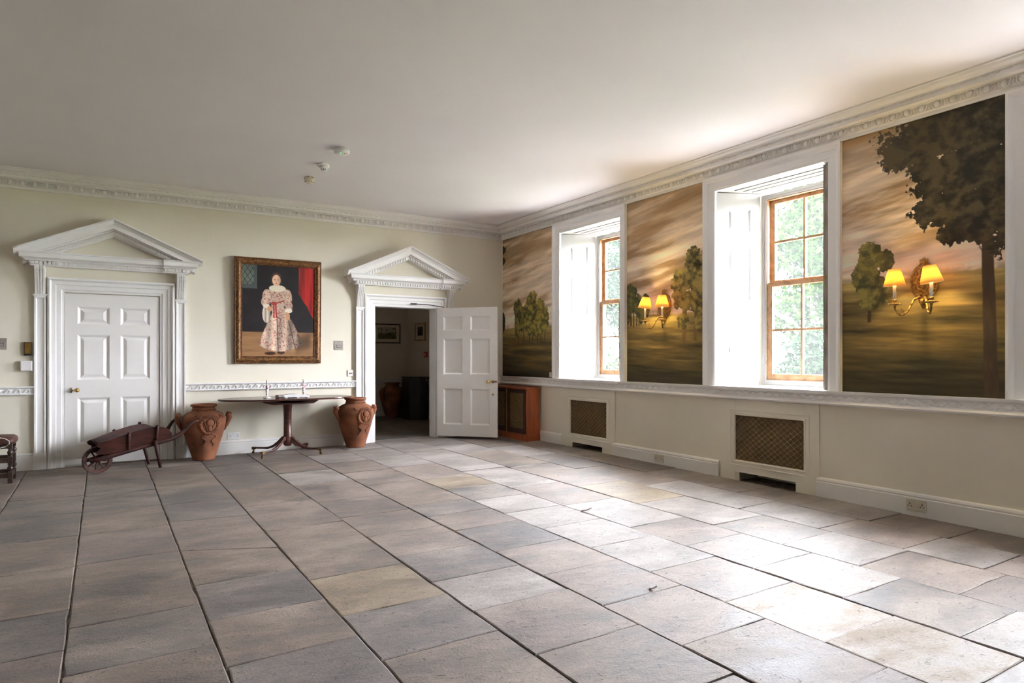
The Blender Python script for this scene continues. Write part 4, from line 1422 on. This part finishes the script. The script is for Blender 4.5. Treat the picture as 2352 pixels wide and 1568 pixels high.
# ------------------------------------------------------------------ pedestal table and what stands on it
TX, TY = -3.372, -.405
tz = floor_z(TX, TY)
tab = thing('pedestal_table', 'dark mahogany oval tip-top table on four splayed brass-castor legs', 'table', (TX, TY, tz))
TT = .712 - tz
out_ = []
for k in range(72):
    a = 2 * PI * k / 72
    ca, sa = math.cos(a), math.sin(a)
    e = .86
    out_.append((.808 * abs(ca) ** e * np.sign(ca), .385 * abs(sa) ** e * np.sign(sa)))
m = MB()
v = []
for ins, z in ((.020, TT - .022), (.004, TT - .018), (0, TT - .009), (.003, TT - .003), (.008, TT), (.012, TT)):
    v += [(x * (1 - ins), y * (1 - ins * 1.6), z) for x, y in out_]
f = []
for i in range(5):
    for k in range(72):
        a, b = i * 72 + k, i * 72 + (k + 1) % 72
        f.append((a, b, b + 72, a + 72))
f.append(tuple(range(72))[::-1]); f.append(tuple(5 * 72 + k for k in range(72)))
m.add(v, f)
obj('table_top', m, 'polished', tab)
m = MB()
for y in (-.20, .17):
    m.prism([(-.33, TT - .022), (.33, TT - .022), (.33, TT - .040), (.27, TT - .072), (-.20, TT - .080), (-.33, TT - .050)], y, y + .035, lambda a, b, c: (a, c, b))
m.box(-.15, .15, -.20, .20, TT - .062, TT - .022)
obj('bearer', m, 'mahogany', tab, bevel=.003)
obj('pedestal', MB().lathe([(.062, TT - .062), (.062, TT - .075), (.054, TT - .082), (.054, TT - .125), (.050, TT - .130), (.047, TT - .30), (.048, .235), (.056, .228), (.058, .215), (.052, .205), (.054, .20), (.050, .12), (.034, .105)], 28), 'mahogany', tab)
for dx, dy in ((-.350, .285), (-.342, -.225), (.340, -.250), (.312, .315)):
    d = Vector((dx, dy, 0)); L = d.length; d.normalize(); nn = Vector((-d.y, d.x, 0))
    path = [(.035, .205), (.075, .185), (.13, .135), (.19, .092), (.26, .068), (.33, .060), (L + .005, .060)]
    thick = [.064, .060, .050, .042, .034, .028, .026]
    v = []
    for (r, z), t in zip(path, thick):
        for s, zz in ((-1, t), (1, t), (1, -t * .55), (-1, -t * .55)):
            w_ = .019 if r < .25 else .016
            v.append(d * r + nn * (s * w_) + Vector((0, 0, z + zz * .5 + (.008 if r > .3 else 0))))
    f = [(0, 1, 2, 3), tuple(range(len(v) - 4, len(v)))]
    for i in range(len(path) - 1):
        for k in range(4):
            a, b = i * 4 + k, i * 4 + (k + 1) % 4
            f.append((a, b, b + 4, a + 4))
    leg = obj('leg', MB().add(v, f), 'mahogany', tab, bevel=.004)
    e = d * L
    gz = floor_z(TX + dx, TY + dy) - tz
    m = MB()
    pr_ = [(-.022, .052), (.018, .052), (.018, .082), (-.022, .082)]
    m.prism(pr_, -.019, .019, lambda a, z, c: tuple(d * (L + a) + nn * c + Vector((0, 0, z))))
    m.lathe([(.008, .030), (.009, .052)], 10, (e.x, e.y, 0))
    whl = Vector((e.x, e.y, 0)) + d * .006
    for c0, c1 in ((-.012, -.009), (.009, .012)):
        m.prism([(-.005, .012), (.005, .012), (.005, .036), (-.005, .036)], c0, c1, lambda a, z, c: tuple(whl + d * a + nn * c + Vector((0, 0, z))))
    cst = obj('castor', m, 'darkbrass', leg)
    m = MB()
    n = 14
    v = []
    for c in (-.008, .008):
        for k in range(n):
            a = 2 * PI * k / n
            v.append(whl + d * (.0155 * math.cos(a)) + nn * c + Vector((0, 0, gz + .0155 + .0155 * math.sin(a))))
    f = [tuple(range(n))[::-1], tuple(range(n, 2 * n))] + [(k, (k + 1) % n, n + (k + 1) % n, n + k) for k in range(n)]
    m.add(v, f)
    obj('castor_wheel', m, 'darkbrass', leg)

ST = tz + TT
def candlestick(x, y, label, yaw):
    root = thing('candlestick', label, 'candlestick', (x, y, ST), yaw, 'pair of ceramic candlesticks')
    obj('foot', MB().lathe([(.047, 0), (.047, .005), (.036, .010), (.018, .018), (.012, .026)], 20), 'ceramicw', root)
    obj('stem', MB().lathe([(.011, .024), (.013, .045), (.017, .075), (.020, .100), (.017, .125), (.013, .140), (.016, .152), (.014, .165), (.009, .172)], 16), 'ceramic', root)
    obj('drip_pan', MB().lathe([(.008, .170), (.034, .176), (.036, .180), (.012, .182)], 20), 'ceramicw', root)
    obj('candle_socket', MB().lathe([(.011, .180), (.012, .190), (.011, .215), (.013, .224), (.010, .224), (.009, .205)], 14), 'ceramic', root)
    for s in (-1, 1):
        pts = [(s * (.014 + .014 + .014 * math.cos(2 * PI * k / 12)), 0, .142 + .017 * math.sin(2 * PI * k / 12)) for k in range(13)]
        obj('loop_handle', MB().tube(pts, .0045, 6), 'ceramic', root)
def on_table(px):
    return px
candlestick(-3.625, -.44, 'red-patterned white candlestick with ring handles, standing clear on the table', .1)
candlestick(-3.165, -.37, 'red-patterned white candlestick with ring handles, standing behind the low white tray', .9)
tr = thing('ceramic_tray', 'low white ceramic tray with bracket feet on the oval table', 'tray', (-3.30, -.515, ST), .06)
m = MB()
m.prism([(-.155, -.055), (.155, -.055), (.170, -.02), (.170, .02), (.155, .055), (-.155, .055), (-.165, .02), (-.165, -.02)], .010, .026, lambda a, b, z: (a, b, z))
obj('tray_body', m, 'ceramicw', tr, bevel=.004)
obj('rim', MB().ring(lambda u, v, d: (u, v, d), -.158, -.052, .162, .052, [(0, .024), (0, .032), (.008, .033), (.012, .026)], cap=False), 'ceramicw', tr)
for a in (-.14, 0, .13):
    for b in (-.048, .032):
        obj('foot', MB().box(a, a + .030, b, b + .016, 0, .012), 'ceramicw', tr, bevel=.002)
bk = thing('closed_book', 'thin grey-brown book lying behind the white ceramic tray', 'book', (-3.395, -.385, ST), .1)
obj('book_cover', MB().box(-.105, .105, -.060, .060, 0, .005).box(-.105, .105, -.060, .060, .027, .032).box(-.105, -.100, -.06, .06, 0, .032), 'book', bk, bevel=.001)
obj('page_block', MB().box(-.100, .100, -.055, .055, .005, .027), 'ceramicw', bk)
lf = thing('folded_leaflet', 'folded white leaflet on the thin book, at the middle of the oval table', 'leaflet', (-3.335, -.40, ST + .032), .05)
obj('sheet', MB().prism([(-.060, 0), (.060, .004), (.060, .012), (-.060, .004)], -.05, .05, lambda a, b, c: (a, c, b)), 'ceramicw', lf)

# ------------------------------------------------------------------ wheelbarrow
bx, by = -4.85, -.475
gz0 = floor_z(bx, by)
bar = thing('wooden_wheelbarrow', 'dark red-brown wooden garden wheelbarrow in front of the closed door', 'wheelbarrow', (bx, by, gz0), math.atan2(-.31, -.95))
# local: +x towards the wheel, +y towards the room
def shaft(s):
    pts = [(.660, s * .055, .135), (.57, s * .062, .150), (.40, s * .085, .190), (.20, s * .112, .238), (0, s * .140, .285), (-.12, s * .158, .312), (-.20, s * .172, .345), (-.27, s * .188, .405), (-.33, s * .200, .465), (-.38, s * .208, .492), (-.43, s * .212, .495)]
    pts = [(x if x > -.12 else -.12 + (x + .12) * (.92 if s > 0 else .74), y, z) for x, y, z in pts]
    return obj('handle_shaft', MB().tube(pts, [.020, .024, .025, .025, .027, .028, .024, .020, .018, .016, .014], 8), 'barrow', bar)
for s in (-1, 1):
    shaft(s)
    # flared side board
    lo_ = lambda x: .165 + (.60 - x) * .205
    P = [(.610, .205), (.40, .205), (.20, .250), (0, .298), (-.10, .318), (-.115, .345), (-.10, .385), (-.055, .430), (.0, .456), (.06, .466), (.16, .456), (.30, .424), (.44, .384), (.535, .352), (.60, .338), (.63, .318), (.615, .290), (.585, .275), (.60, .250), (.625, .230)]
    def fs(a, z, c, s=s):
        yb = .075 + (.60 - a) * .085
        return (a, s * (yb + (z - .16 - (.60 - a) * .12) * .42 + c), z)
    m = MB().prism(P, 0, .014, fs)
    sb = obj('side_board', m, 'barrow', bar)
    for px_, zt in ((.34, .415), (.065, .474)):
        m = MB()
        a0 = Vector(fs(px_, zt, .020)); a1 = Vector(fs(px_ - .02, .20 + (.60 - px_) * .14, .020))
        m.tube([a1, a1 * .5 + a0 * .5, a0], [.016, .015, .017], 8)
        m.ell(a0, (.020, .017, .014), 8, 6)
        obj('batten', m, 'barrow', sb)
    # leg
    gl = floor_z(bx, by) - gz0
    a0 = Vector(fs(.065, .31, .022)); ft = Vector((0.0, s * .158, .0 + (0 if s > 0 else .004)))
    m = MB().tube([a0, a0 * .5 + ft * .5, ft], [.019, .019, .016], 8)
    obj('leg', m, 'barrow', bar)
m = MB()
m.prism([(.52, .185), (-.09, .305), (-.09, .317), (.52, .197)], -.13, .13, lambda a, z, c: (a, c * (1 - .45 * (a + .09) / .61), z))
obj('floor_board', m, 'barrow', bar)
fp_ = []
for k in range(13):
    t = -1 + k / 6
    fp_.append((t * .155, .335 + .022 * math.cos(t * 2.6 * PI) - .012 * abs(t)))
m = MB().prism([(-.085, .185), (.085, .185)] + fp_[::-1], 0, .014, lambda y, z, c: (.470 + (z - .185) * .72 + c, y, z))
obj('front_board', m, 'barrow', bar)
m = MB().prism([(-.130, .300), (.130, .300), (.165, .370), (.10, .388), (0, .396), (-.10, .388), (-.165, .370)], 0, .014, lambda y, z, c: (-.085 - (z - .30) * .25 - c, y, z))
obj('tail_board', m, 'barrow', bar)
obj('cross_rail', MB().tube([(-.14, -.175, .322), (-.14, .175, .322)], .014, 8), 'barrow', bar)
wc = Vector((.575, 0, .0)); gw = floor_z(bx - .95 * .575, by - .31 * .575) - gz0
RW = .143
wc.z = gw + RW
m = MB()
n = 36
v, f = [], []
for r, y in ((RW, -.019), (RW, .019), (RW - .036, .017), (RW - .036, -.017)):
    for k in range(n):
        a = 2 * PI * k / n
        v.append((wc.x + r * math.cos(a), y, wc.z + r * math.sin(a)))
for i in range(4):
    for k in range(n):
        a, b = i * n + k, i * n + (k + 1) % n
        c, d = ((i + 1) % 4) * n + (k + 1) % n, ((i + 1) % 4) * n + k
        f.append((a, b, c, d))
whl_ = obj('wheel', m.add(v, f), 'barrow', bar, bevel=.003)
m = MB()
t = MB().lathe([(.014, -.050), (.022, -.046), (.030, -.025), (.032, 0), (.030, .025), (.022, .046), (.014, .050)], 16)
m.add([(wc.x + p[0], p[2], wc.z + p[1]) for p in t.v], t.f, True)
obj('hub', m, 'barrow', whl_)
for k in range(8):
    a = 2 * PI * k / 8 + .2
    m = MB().tube([(wc.x + .02 * math.cos(a), 0, wc.z + .02 * math.sin(a)), (wc.x + (RW - .025) * math.cos(a), 0, wc.z + (RW - .025) * math.sin(a))], [.009, .007], 6)
    obj('spoke', m, 'barrow', whl_)

# ------------------------------------------------------------------ oak stool at the left
sx_, sy_ = -6.40, -.655
sz_ = floor_z(sx_, sy_)
sto = thing('joint_stool', 'dark turned-leg stool with hide seat and white cord, beside the closed door', 'stool', (sx_, sy_, sz_))
m = MB()
v = []
for ins, z in ((.014, .385), (.004, .395), (0, .415), (.006, .440), (.030, .458), (.09, .466)):
    for k in range(40):
        a = 2 * PI * k / 40
        ca, sa = math.cos(a), math.sin(a)
        v.append(((.318 - ins) * abs(ca) ** .28 * np.sign(ca), (.190 - ins) * abs(sa) ** .28 * np.sign(sa), z))
f = []
for i in range(5):
    for k in range(40):
        a, b = i * 40 + k, i * 40 + (k + 1) % 40
        f.append((a, b, b + 40, a + 40))
f.append(tuple(range(40))[::-1]); f.append(tuple(200 + k for k in range(40)))
obj('seat', m.add(v, f, True), 'leather', sto)
lp = [(.0, 0)]
for ex in (-.275, .275):
    for ey in (-.150, .145):
        m = MB()
        h_ = .0195
        m.box(ex - h_, ex + h_, ey - h_, ey + h_, -.004, .115)
        m.lathe([(.016, .115), (.013, .122), (.022, .135), (.026, .150), (.024, .163), (.014, .174), (.016, .182)], 14, (ex, ey, 0))
        m.box(ex - h_, ex + h_, ey - h_, ey + h_, .180, .268)
        m.lathe([(.016, .268), (.013, .275), (.023, .290), (.026, .305), (.023, .318), (.014, .330), (.017, .340)], 14, (ex, ey, 0))
        m.box(ex - h_, ex + h_, ey - h_, ey + h_, .338, .400)
        obj('leg', m, 'oak', sto, bevel=.002)
for ey in (-.150, .145):
    for z0, z1 in ((.058, .105), (.205, .250)):
        obj('stretcher', MB().box(-.258, .258, ey - .013, ey + .013, z0, z1), 'oak', sto, bevel=.002)
for ex in (-.275, .275):
    obj('stretcher', MB().box(ex - .013, ex + .013, -.132, .127, .058, .105), 'oak', sto, bevel=.002)
for ey in (-.150, .145):
    obj('seat_rail', MB().box(-.258, .258, ey - .014, ey + .014, .345, .392), 'oak', sto, bevel=.002)
m = MB().tube([(-.34, -.03, .60), (-.10, -.10, .530), (.17, -.175, .462), (.235, -.192, .450), (.270, -.196, .425), (.272, -.194, .395), (.240, -.170, .366)], .0032, 6)
m.tube([(-.30, -.165, .335), (.10, -.165, .335), (.17, -.165, .338), (.205, -.168, .360), (.24, -.170, .366)], .0035, 6)
m.tube([(.190, -.168, .352), (.165, -.172, .325), (.20, -.174, .300)], .004, 6)
obj('cord', m, 'cord', sto)

# ------------------------------------------------------------------ wall plates, sockets, boxes
def plate(name, label, cat, fn, u0, u1, v0, v1, mat, d=.010, group=None):
    root = thing(name, label, cat, (0, 0, 0), 0, group)
    obj('face_plate', MB().fbox(fn, u0, u1, v0, v1, 0, d), mat, root, bevel=.0025)
    return root
def double_socket(label, fn, uc, vc, off, mat):
    root = plate('wall_socket', label, 'socket', lambda u, v, d: fn(u, v, d + off), uc - .073, uc + .073, vc - .043, vc + .043, mat, .009, 'double wall sockets')
    f2 = lambda u, v, d: fn(u, v, d + off)
    for s in (-1, 1):
        m = MB()
        u = uc + s * .045
        m.fbox(f2, u - .004, u + .004, vc + .004, vc + .014, .0085, .0096)
        for q in (-.012, .012):
            m.fbox(f2, u + q - .005, u + q + .005, vc - .012, vc - .007, .0085, .0096)
        obj('pin_slot', m, 'black', root)
        obj('rocker_switch', MB().fbox(f2, uc + s * .010 - .006, uc + s * .010 + .006, vc + .008, vc + .030, .009, .013), mat, root)
    return root
double_socket('white double socket above the skirting, beside the jar with barrow handles', fb, -3.939, .222, 0, 'plastic')
double_socket('cream double socket set in the skirting between the two radiator panels', fr, 3.497, .081, .026, 'oldplastic')
double_socket('off-white double socket set in the nearest stretch of skirting', fr, 6.268, .079, .026, 'oldplastic')
r_ = plate('telephone_socket', 'small white socket with two round brown holes beside the open doorway', 'socket', fb, -2.477, -2.393, .950, 1.036, 'plastic', .012)
m = MB()
for s in (-1, 1):
    b0 = Vector((-2.435 + s * .012, -.012, .992))
    t = MB().lathe([(.011, 0), (.011, .002), (.0, .002)], 12)
    m.add([b0 + Vector((p[0], -p[2], p[1])) for p in t.v], t.f)
obj('jack_hole', m, 'darkred', r_)
for lb, uc, vc in (('brushed grey switch plate on the wall between portrait and open doorway', -2.601, 1.375),
                   ('brushed grey switch plate cut by the picture edge, near the stool', -6.292, 1.360)):
    r_ = plate('light_switch', lb, 'switch', fb, uc - .063, uc + .063, vc - .063, vc + .063, 'steel', .006, 'brushed switch plates')
    obj('rocker', MB().fbox(fb, uc - .032, uc + .032, vc - .026, vc + .004, .006, .010), 'steel', r_, bevel=.002)
    obj('rocker_gap', MB().fbox(fb, uc - .036, uc + .036, vc - .030, vc + .008, .005, .0066), 'black', r_)
r_ = plate('brass_wall_box', 'small upright brass box with dark edges beside the closed door surround', 'thermostat', fb, -6.080, -6.010, 1.232, 1.380, 'blackiron', .030)
obj('brass_face', MB().ring(fb, -6.074, 1.252, -6.020, 1.374, [(0, .0295), (.003, .034), (.008, .034)]), 'brass', r_)
obj('adjuster', MB().fbox(fb, -6.074, -6.024, 1.236, 1.248, .030, .040), 'blackiron', r_)
r_ = plate('white_wall_box', 'square white box fixed below the brass box beside the closed door', 'junction box', fb, -6.111, -6.004, 1.065, 1.175, 'plastic', .045)
obj('lid_groove', MB().ring(fb, -6.105, 1.071, -6.010, 1.169, [(0, .0448), (.002, .0475), (.006, .0475)]), 'plastic', r_)
r_ = plate('aerial_socket', 'tiny cream socket at the foot of the poplar mural', 'socket', fr, 1.318, 1.365, .935, 1.006, 'oldplastic', .014)
obj('socket_slot', MB().fbox(fr, 1.334, 1.350, .955, .985, .0135, .0148), 'creamplastic', r_)

# ------------------------------------------------------------------ curled scraps on the flags
def scrap(name, label, cat, x, y, mat, L, yaw):
    m = MB()
    n = 9
    v = []
    for k in range(n):
        t = k / (n - 1)
        w = .012 * math.sin(PI * (.12 + .80 * t))
        zc = .004 + .020 * t * t
        for s_, up in ((-1, .010), (0, 0), (1, .006)):
            for th in (0, .0012):
                v.append((L * (t - .5), s_ * w, zc + up * abs(s_) + th))
    f = []
    for k in range(n - 1):
        a, b = k * 6, (k + 1) * 6
        f += [(a, a + 2, b + 2, b), (a + 2, a + 4, b + 4, b + 2), (a + 1, b + 1, b + 3, a + 3), (a + 3, b + 3, b + 5, a + 5), (a, b, b + 1, a + 1), (a + 4, a + 5, b + 5, b + 4)]
    f += [(0, 1, 3, 2), (2, 3, 5, 4), ((n - 1) * 6, (n - 1) * 6 + 2, (n - 1) * 6 + 3, (n - 1) * 6 + 1), ((n - 1) * 6 + 2, (n - 1) * 6 + 4, (n - 1) * 6 + 5, (n - 1) * 6 + 3)]
    o = obj(name, m.add(v, f, True), mat, None, loc=(x, y, floor_z(x, y) - .002))
    o.rotation_euler = (0, 0, yaw)
    o['label'] = label; o['category'] = cat
scrap('dry_leaf', 'curled brown dry leaf caught on a joint in the middle of the stone floor', 'leaf', -2.070, -4.79, 'book', .085, -.35)
scrap('paint_flake', 'small curled white flake of paint lying on the stone floor', 'flake', -2.844, -6.357, 'plastic', .045, -1.1)

# ------------------------------------------------------------------ detectors on the ceiling
D = thing('smoke_alarm', 'round white flat alarm with a green light, largest of three on the ceiling', 'detector', (-3.372, -2.63, H))
obj('alarm_body', MB().lathe([(.062, 0), (.066, -.004), (.066, -.012), (.072, -.014), (.074, -.046), (.068, -.054), (0, -.055)], 32), 'plastic', D)
obj('test_button', MB().lathe([(.010, -.0545), (.010, -.057), (0, -.057)], 12, (.020, -.022, 0)), 'steel', D)
obj('indicator_light', MB().ell((-.022, -.026, -.0555), (.004, .004, .002), 8, 4), 'led', D)
D = thing('smoke_detector', 'white cone-shaped smoke detector with black slots, middle of three on the ceiling', 'detector', (-3.372, -2.01, H))
obj('detector_body', MB().lathe([(.052, 0), (.056, -.006), (.057, -.030), (.050, -.040), (.034, -.050), (.031, -.052)], 32), 'plastic', D)
obj('slot_core', MB().lathe([(.028, -.048), (.026, -.068), (0, -.068)], 20), 'black', D)
m = MB()
for k in range(8):
    a = 2 * PI * k / 8
    m.tube([(.033 * math.cos(a), .033 * math.sin(a), -.048), (.026 * math.cos(a), .026 * math.sin(a), -.072)], .0042, 5)
m.lathe([(.031, -.058), (.033, -.060), (.031, -.062)], 20)
m.lathe([(.028, -.068), (.028, -.073), (.020, -.077), (0, -.078)], 20)
obj('guard_cage', m, 'plastic', D)
D = thing('heat_detector', 'yellowed domed heat detector with small vents, farthest of three on the ceiling', 'detector', (-3.372, -1.43, H))
obj('detector_body', MB().lathe([(.048, 0), (.050, -.004), (.050, -.018), (.056, -.020), (.057, -.040), (.050, -.052), (.030, -.070), (.016, -.080), (0, -.082)], 32), 'creamplastic', D)
m = MB()
for k in range(10):
    a = 2 * PI * k / 10
    m.ell((.0455 * math.cos(a), .0455 * math.sin(a), -.0565), (.005, .005, .005), 6, 4)
for k in range(6):
    a = 2 * PI * k / 6
    m.tube([(.0505 * math.cos(a + q), .0505 * math.sin(a + q), -.011) for q in (-.3, 0, .3)], .0025, 4)
obj('vent_hole', m, 'black', D)

# ------------------------------------------------------------------ hall furniture
hl = bpy.data.lights.new('hall_fill', 'POINT')
hl.energy = 1.2; hl.color = (1.0, .88, .74); hl.shadow_soft_size = .15
hlo = bpy.data.objects.new('hall_fill', hl); COL.objects.link(hlo)
hlo.location = (-2.75, 1.5, 2.5)                                  # unseen fill light added to lift the dark hall, no fitting

def hall_picture(label, fn, u0, u1, v0, v1, fmat, seed, inset, cols):
    root = thing('framed_print', label, 'picture', (0, 0, 0))
    obj('frame', MB().ring(fn, u0, v0, u1, v1, [(0, 0), (0, .020), (.010, .024), (.020, .018), (.022, .008)], cap=False), fmat, root)
    obj('mount_board', MB().fbox(fn, u0 + .018, u1 - .018, v0 + .018, v1 - .018, .002, .008), 'mount', root)
    w, h = 36, 28
    U, V = np.meshgrid(np.linspace(0, 1, w), np.linspace(0, 1, h))
    n = fbm(U * 6, V * 7, seed)
    img = over(np.ones((h, w, 3)) * np.array(cols[0], float), cols[1], sstep(.35, .6, V + .5 * (n - .5)))
    img = over(img, cols[2], sstep(.55, .7, n))
    canvas('print', img, fn, u0 + inset[0], u1 - inset[0], v0 + inset[1], v1 - inset[2], 'portrait', 1.0, .0095, root)
    return root
hall_picture('landscape print in a thin dark frame on the hall wall straight through the doorway', lambda u, v, d: (u, 3.6 - d, v), -.800, -.245, 1.492, 1.880, 'mahogany', 5, (.085, .085, .065),
             ((176, 168, 150), (96, 98, 62), (70, 70, 52)))
hall_picture('small print in a gilt frame on the right-hand hall wall', lambda u, v, d: (-.1 - d, -u, v), -3.158, -2.672, 1.532, 1.875, 'brass', 9, (.12, .10, .07),
             ((70, 62, 58), (40, 34, 34), (110, 96, 70)))
r_ = thing('fire_call_point', 'small red call point on the hall wall beyond the doorway', 'fire alarm', (0, 0, 0))
fh = lambda u, v, d: (-.1 - d, -u, v)
obj('call_box', MB().fbox(fh, -2.66, -2.56, 1.215, 1.315, 0, .05), 'redbox', r_, bevel=.004)
obj('glass_plate', MB().fbox(fh, -2.635, -2.585, 1.24, 1.29, .05, .053), 'mount', r_)
cx_, cy2 = -.30, 2.62
r_ = thing('black_hall_cabinet', 'tall black bow-fronted cabinet in the dark hall beside the jar', 'cabinet', (cx_, cy2, floor_z(cx_, cy2)))
bow = [(-.185, .30), (-.185, -.10)] + [(-.185 + .37 * k / 20, -.10 - .10 * math.sin(PI * k / 20) - .02 * k / 20) for k in range(1, 20)] + [(.185, -.12), (.185, .30)]
obj('cabinet_body', MB().prism(bow, .0, .775, lambda a, b, z: (a, b, z)), 'blackiron', r_, bevel=.004)
obj('cabinet_top', MB().prism([(a * 1.04, b * 1.04) for a, b in bow], .775, .80, lambda a, b, z: (a, b, z)), 'blackiron', r_, bevel=.004)
obj('white_knob', MB().ell((.11, -.19, .74), (.012, .012, .012), 8, 6), 'plastic', r_)

# ------------------------------------------------------------------ outside
def leaves(n, blobs_, size, rnd):
    """Loose leaf sprays filling a crown."""
    r = np.random.default_rng(rnd)
    tot = sum(b[3] * b[4] * b[5] for b in blobs_)
    V, F = [], []
    for (x, y, z, a, b, c) in blobs_:
        k = int(n * a * b * c / tot)
        p = r.normal(size=(k, 3)); p /= np.linalg.norm(p, axis=1)[:, None]
        p *= (r.random(k) ** .22)[:, None] * (1 + .18 * r.normal(size=k))[:, None]
        p = p * np.array([a, b, c]) + np.array([x, y, z])
        d1 = r.normal(size=(k, 3)); d1 /= np.linalg.norm(d1, axis=1)[:, None]
        d2 = np.cross(d1, r.normal(size=(k, 3))); d2 /= np.linalg.norm(d2, axis=1)[:, None]
        s = size * (.5 + r.random(k))[:, None]
        q = np.stack([p - d1 * s, p + d2 * s * .45, p + d1 * s, p - d2 * s * .45], 1).reshape(-1, 3)
        o = len(V)
        V += q.tolist()
        F += (np.arange(k * 4).reshape(k, 4) + o).tolist()
    me = bpy.data.meshes.new('foliage')
    me.from_pydata(V, [], F); me.update()
    return me

G0 = -.45
m = MB()
gx = np.linspace(.62, 60, 40); gy = np.linspace(-50, 70, 60)
def gz(x, y):
    return G0 + .02 * (x - 5) * (x > 5) + .06 * math.sin(x * .7) * math.sin(y * .5) * min(1, max(0, (x - 1) / 3))
m.add([(x, y, gz(x, y)) for y in gy for x in gx], [(j * 40 + i, j * 40 + i + 1, (j + 1) * 40 + i + 1, (j + 1) * 40 + i) for j in range(59) for i in range(39)], True)
lawn = obj('lawn', m, 'grass'); lawn['kind'] = 'structure'
obj('bounce_terrace', MB().add([(.7, YF - 20, G0 + .03), (6.5, YF - 20, G0 + .03), (6.5, 40, G0 + .03), (.7, 40, G0 + .03)], [(0, 1, 2, 3)]), 'bounce_gravel')['kind'] = 'structure'  # unseen pale strip, added to bounce daylight up to the ceiling
obj('outside_plinth', MB().box(.62, .75, YF, .25, -.6, .3), 'rim')['kind'] = 'structure'

def garden_tree(label, x, y, h, w, mat, seed, n, size, kind='garden_tree', trunk=True):
    root = thing(kind, label, 'tree' if trunk else 'shrub', (x, y, gz(x, y)), 0, 'trees outside the windows' if trunk else 'shrubs outside the windows')
    r = random.Random(seed)
    bl = []
    base = h * (.28 if trunk else .05)
    for k in range(9):
        t = k / 8
        zz = base + (h - base) * (.12 + .8 * t)
        ww = w * (1 - .55 * t) * r.uniform(.5, .75)
        bl.append((r.uniform(-1, 1) * w * .5 * (1 - t), r.uniform(-1, 1) * w * .5 * (1 - t), zz, ww, ww, (h - base) * .17))
    me = leaves(n, bl, size, seed); me.materials.append(MT[mat])
    o = link('foliage', me, root); o['kind'] = 'stuff'
    m = MB()
    if trunk:
        m.tube([(0, 0, -.2), (.05, .03, h * .3), (.0, .1, h * .6), (.1, 0, h * .9)], [w * .07, w * .055, w * .035, w * .01], 8)
    for k in range(7):
        a = r.uniform(0, 2 * PI); z0 = h * r.uniform(.1, .55)
        m.tube([(0, 0, z0), (w * .35 * math.cos(a), w * .35 * math.sin(a), z0 + h * .12), (w * .75 * math.cos(a), w * .75 * math.sin(a), z0 + h * .16)], [w * .02, w * .014, w * .004], 5)
    obj('trunk' if trunk else 'branch', m, 'bark', root)
    return root
garden_tree('tall fresh green tree outside the window with the standing shutter edge', 15.5, 5.0, 8.0, 2.9, 'leaf1', 1, 9500, .115)
garden_tree('dark green tree on the lawn, seen through the far window', 15.5, 14.6, 8.2, 3.2, 'leaf2', 2, 9500, .12)
garden_tree('slender fresh green tree far out on the lawn behind the others', 27.0, 11.8, 9.5, 2.8, 'leaf1', 3, 6000, .14)
garden_tree('fresh green tree far out on the lawn, last of the row', 27.0, 25.5, 9.5, 3.2, 'leaf1', 4, 4500, .14)
garden_tree('fresh green tree on the lawn abreast of the nearest window, far out', 27.0, -4.5, 9.0, 2.9, 'leaf1', 10, 4200, .14)
garden_tree('dark tree far out on the lawn, square to the middle window', 29.0, 2.0, 9.0, 2.7, 'leaf2', 11, 4200, .14)
garden_tree('dense dark green bush low outside the window with the standing shutter edge', 11.2, 2.2, 2.3, 1.5, 'leaf2', 6, 4500, .075, 'garden_shrub', False)
garden_tree('straggling grey-green bush with bare twigs, low on the lawn', 11.0, 5.6, 2.3, 1.5, 'leaf2', 7, 3500, .075, 'garden_shrub', False)
garden_tree('rounded green bush seen low through the far window', 10.5, 11.2, 2.6, 1.7, 'leaf1', 8, 4000, .08, 'garden_shrub', False)
garden_tree('rounded dark bush behind the green one, seen through the far window', 19.5, 17.6, 3.0, 1.9, 'leaf2', 9, 3600, .09, 'garden_shrub', False)
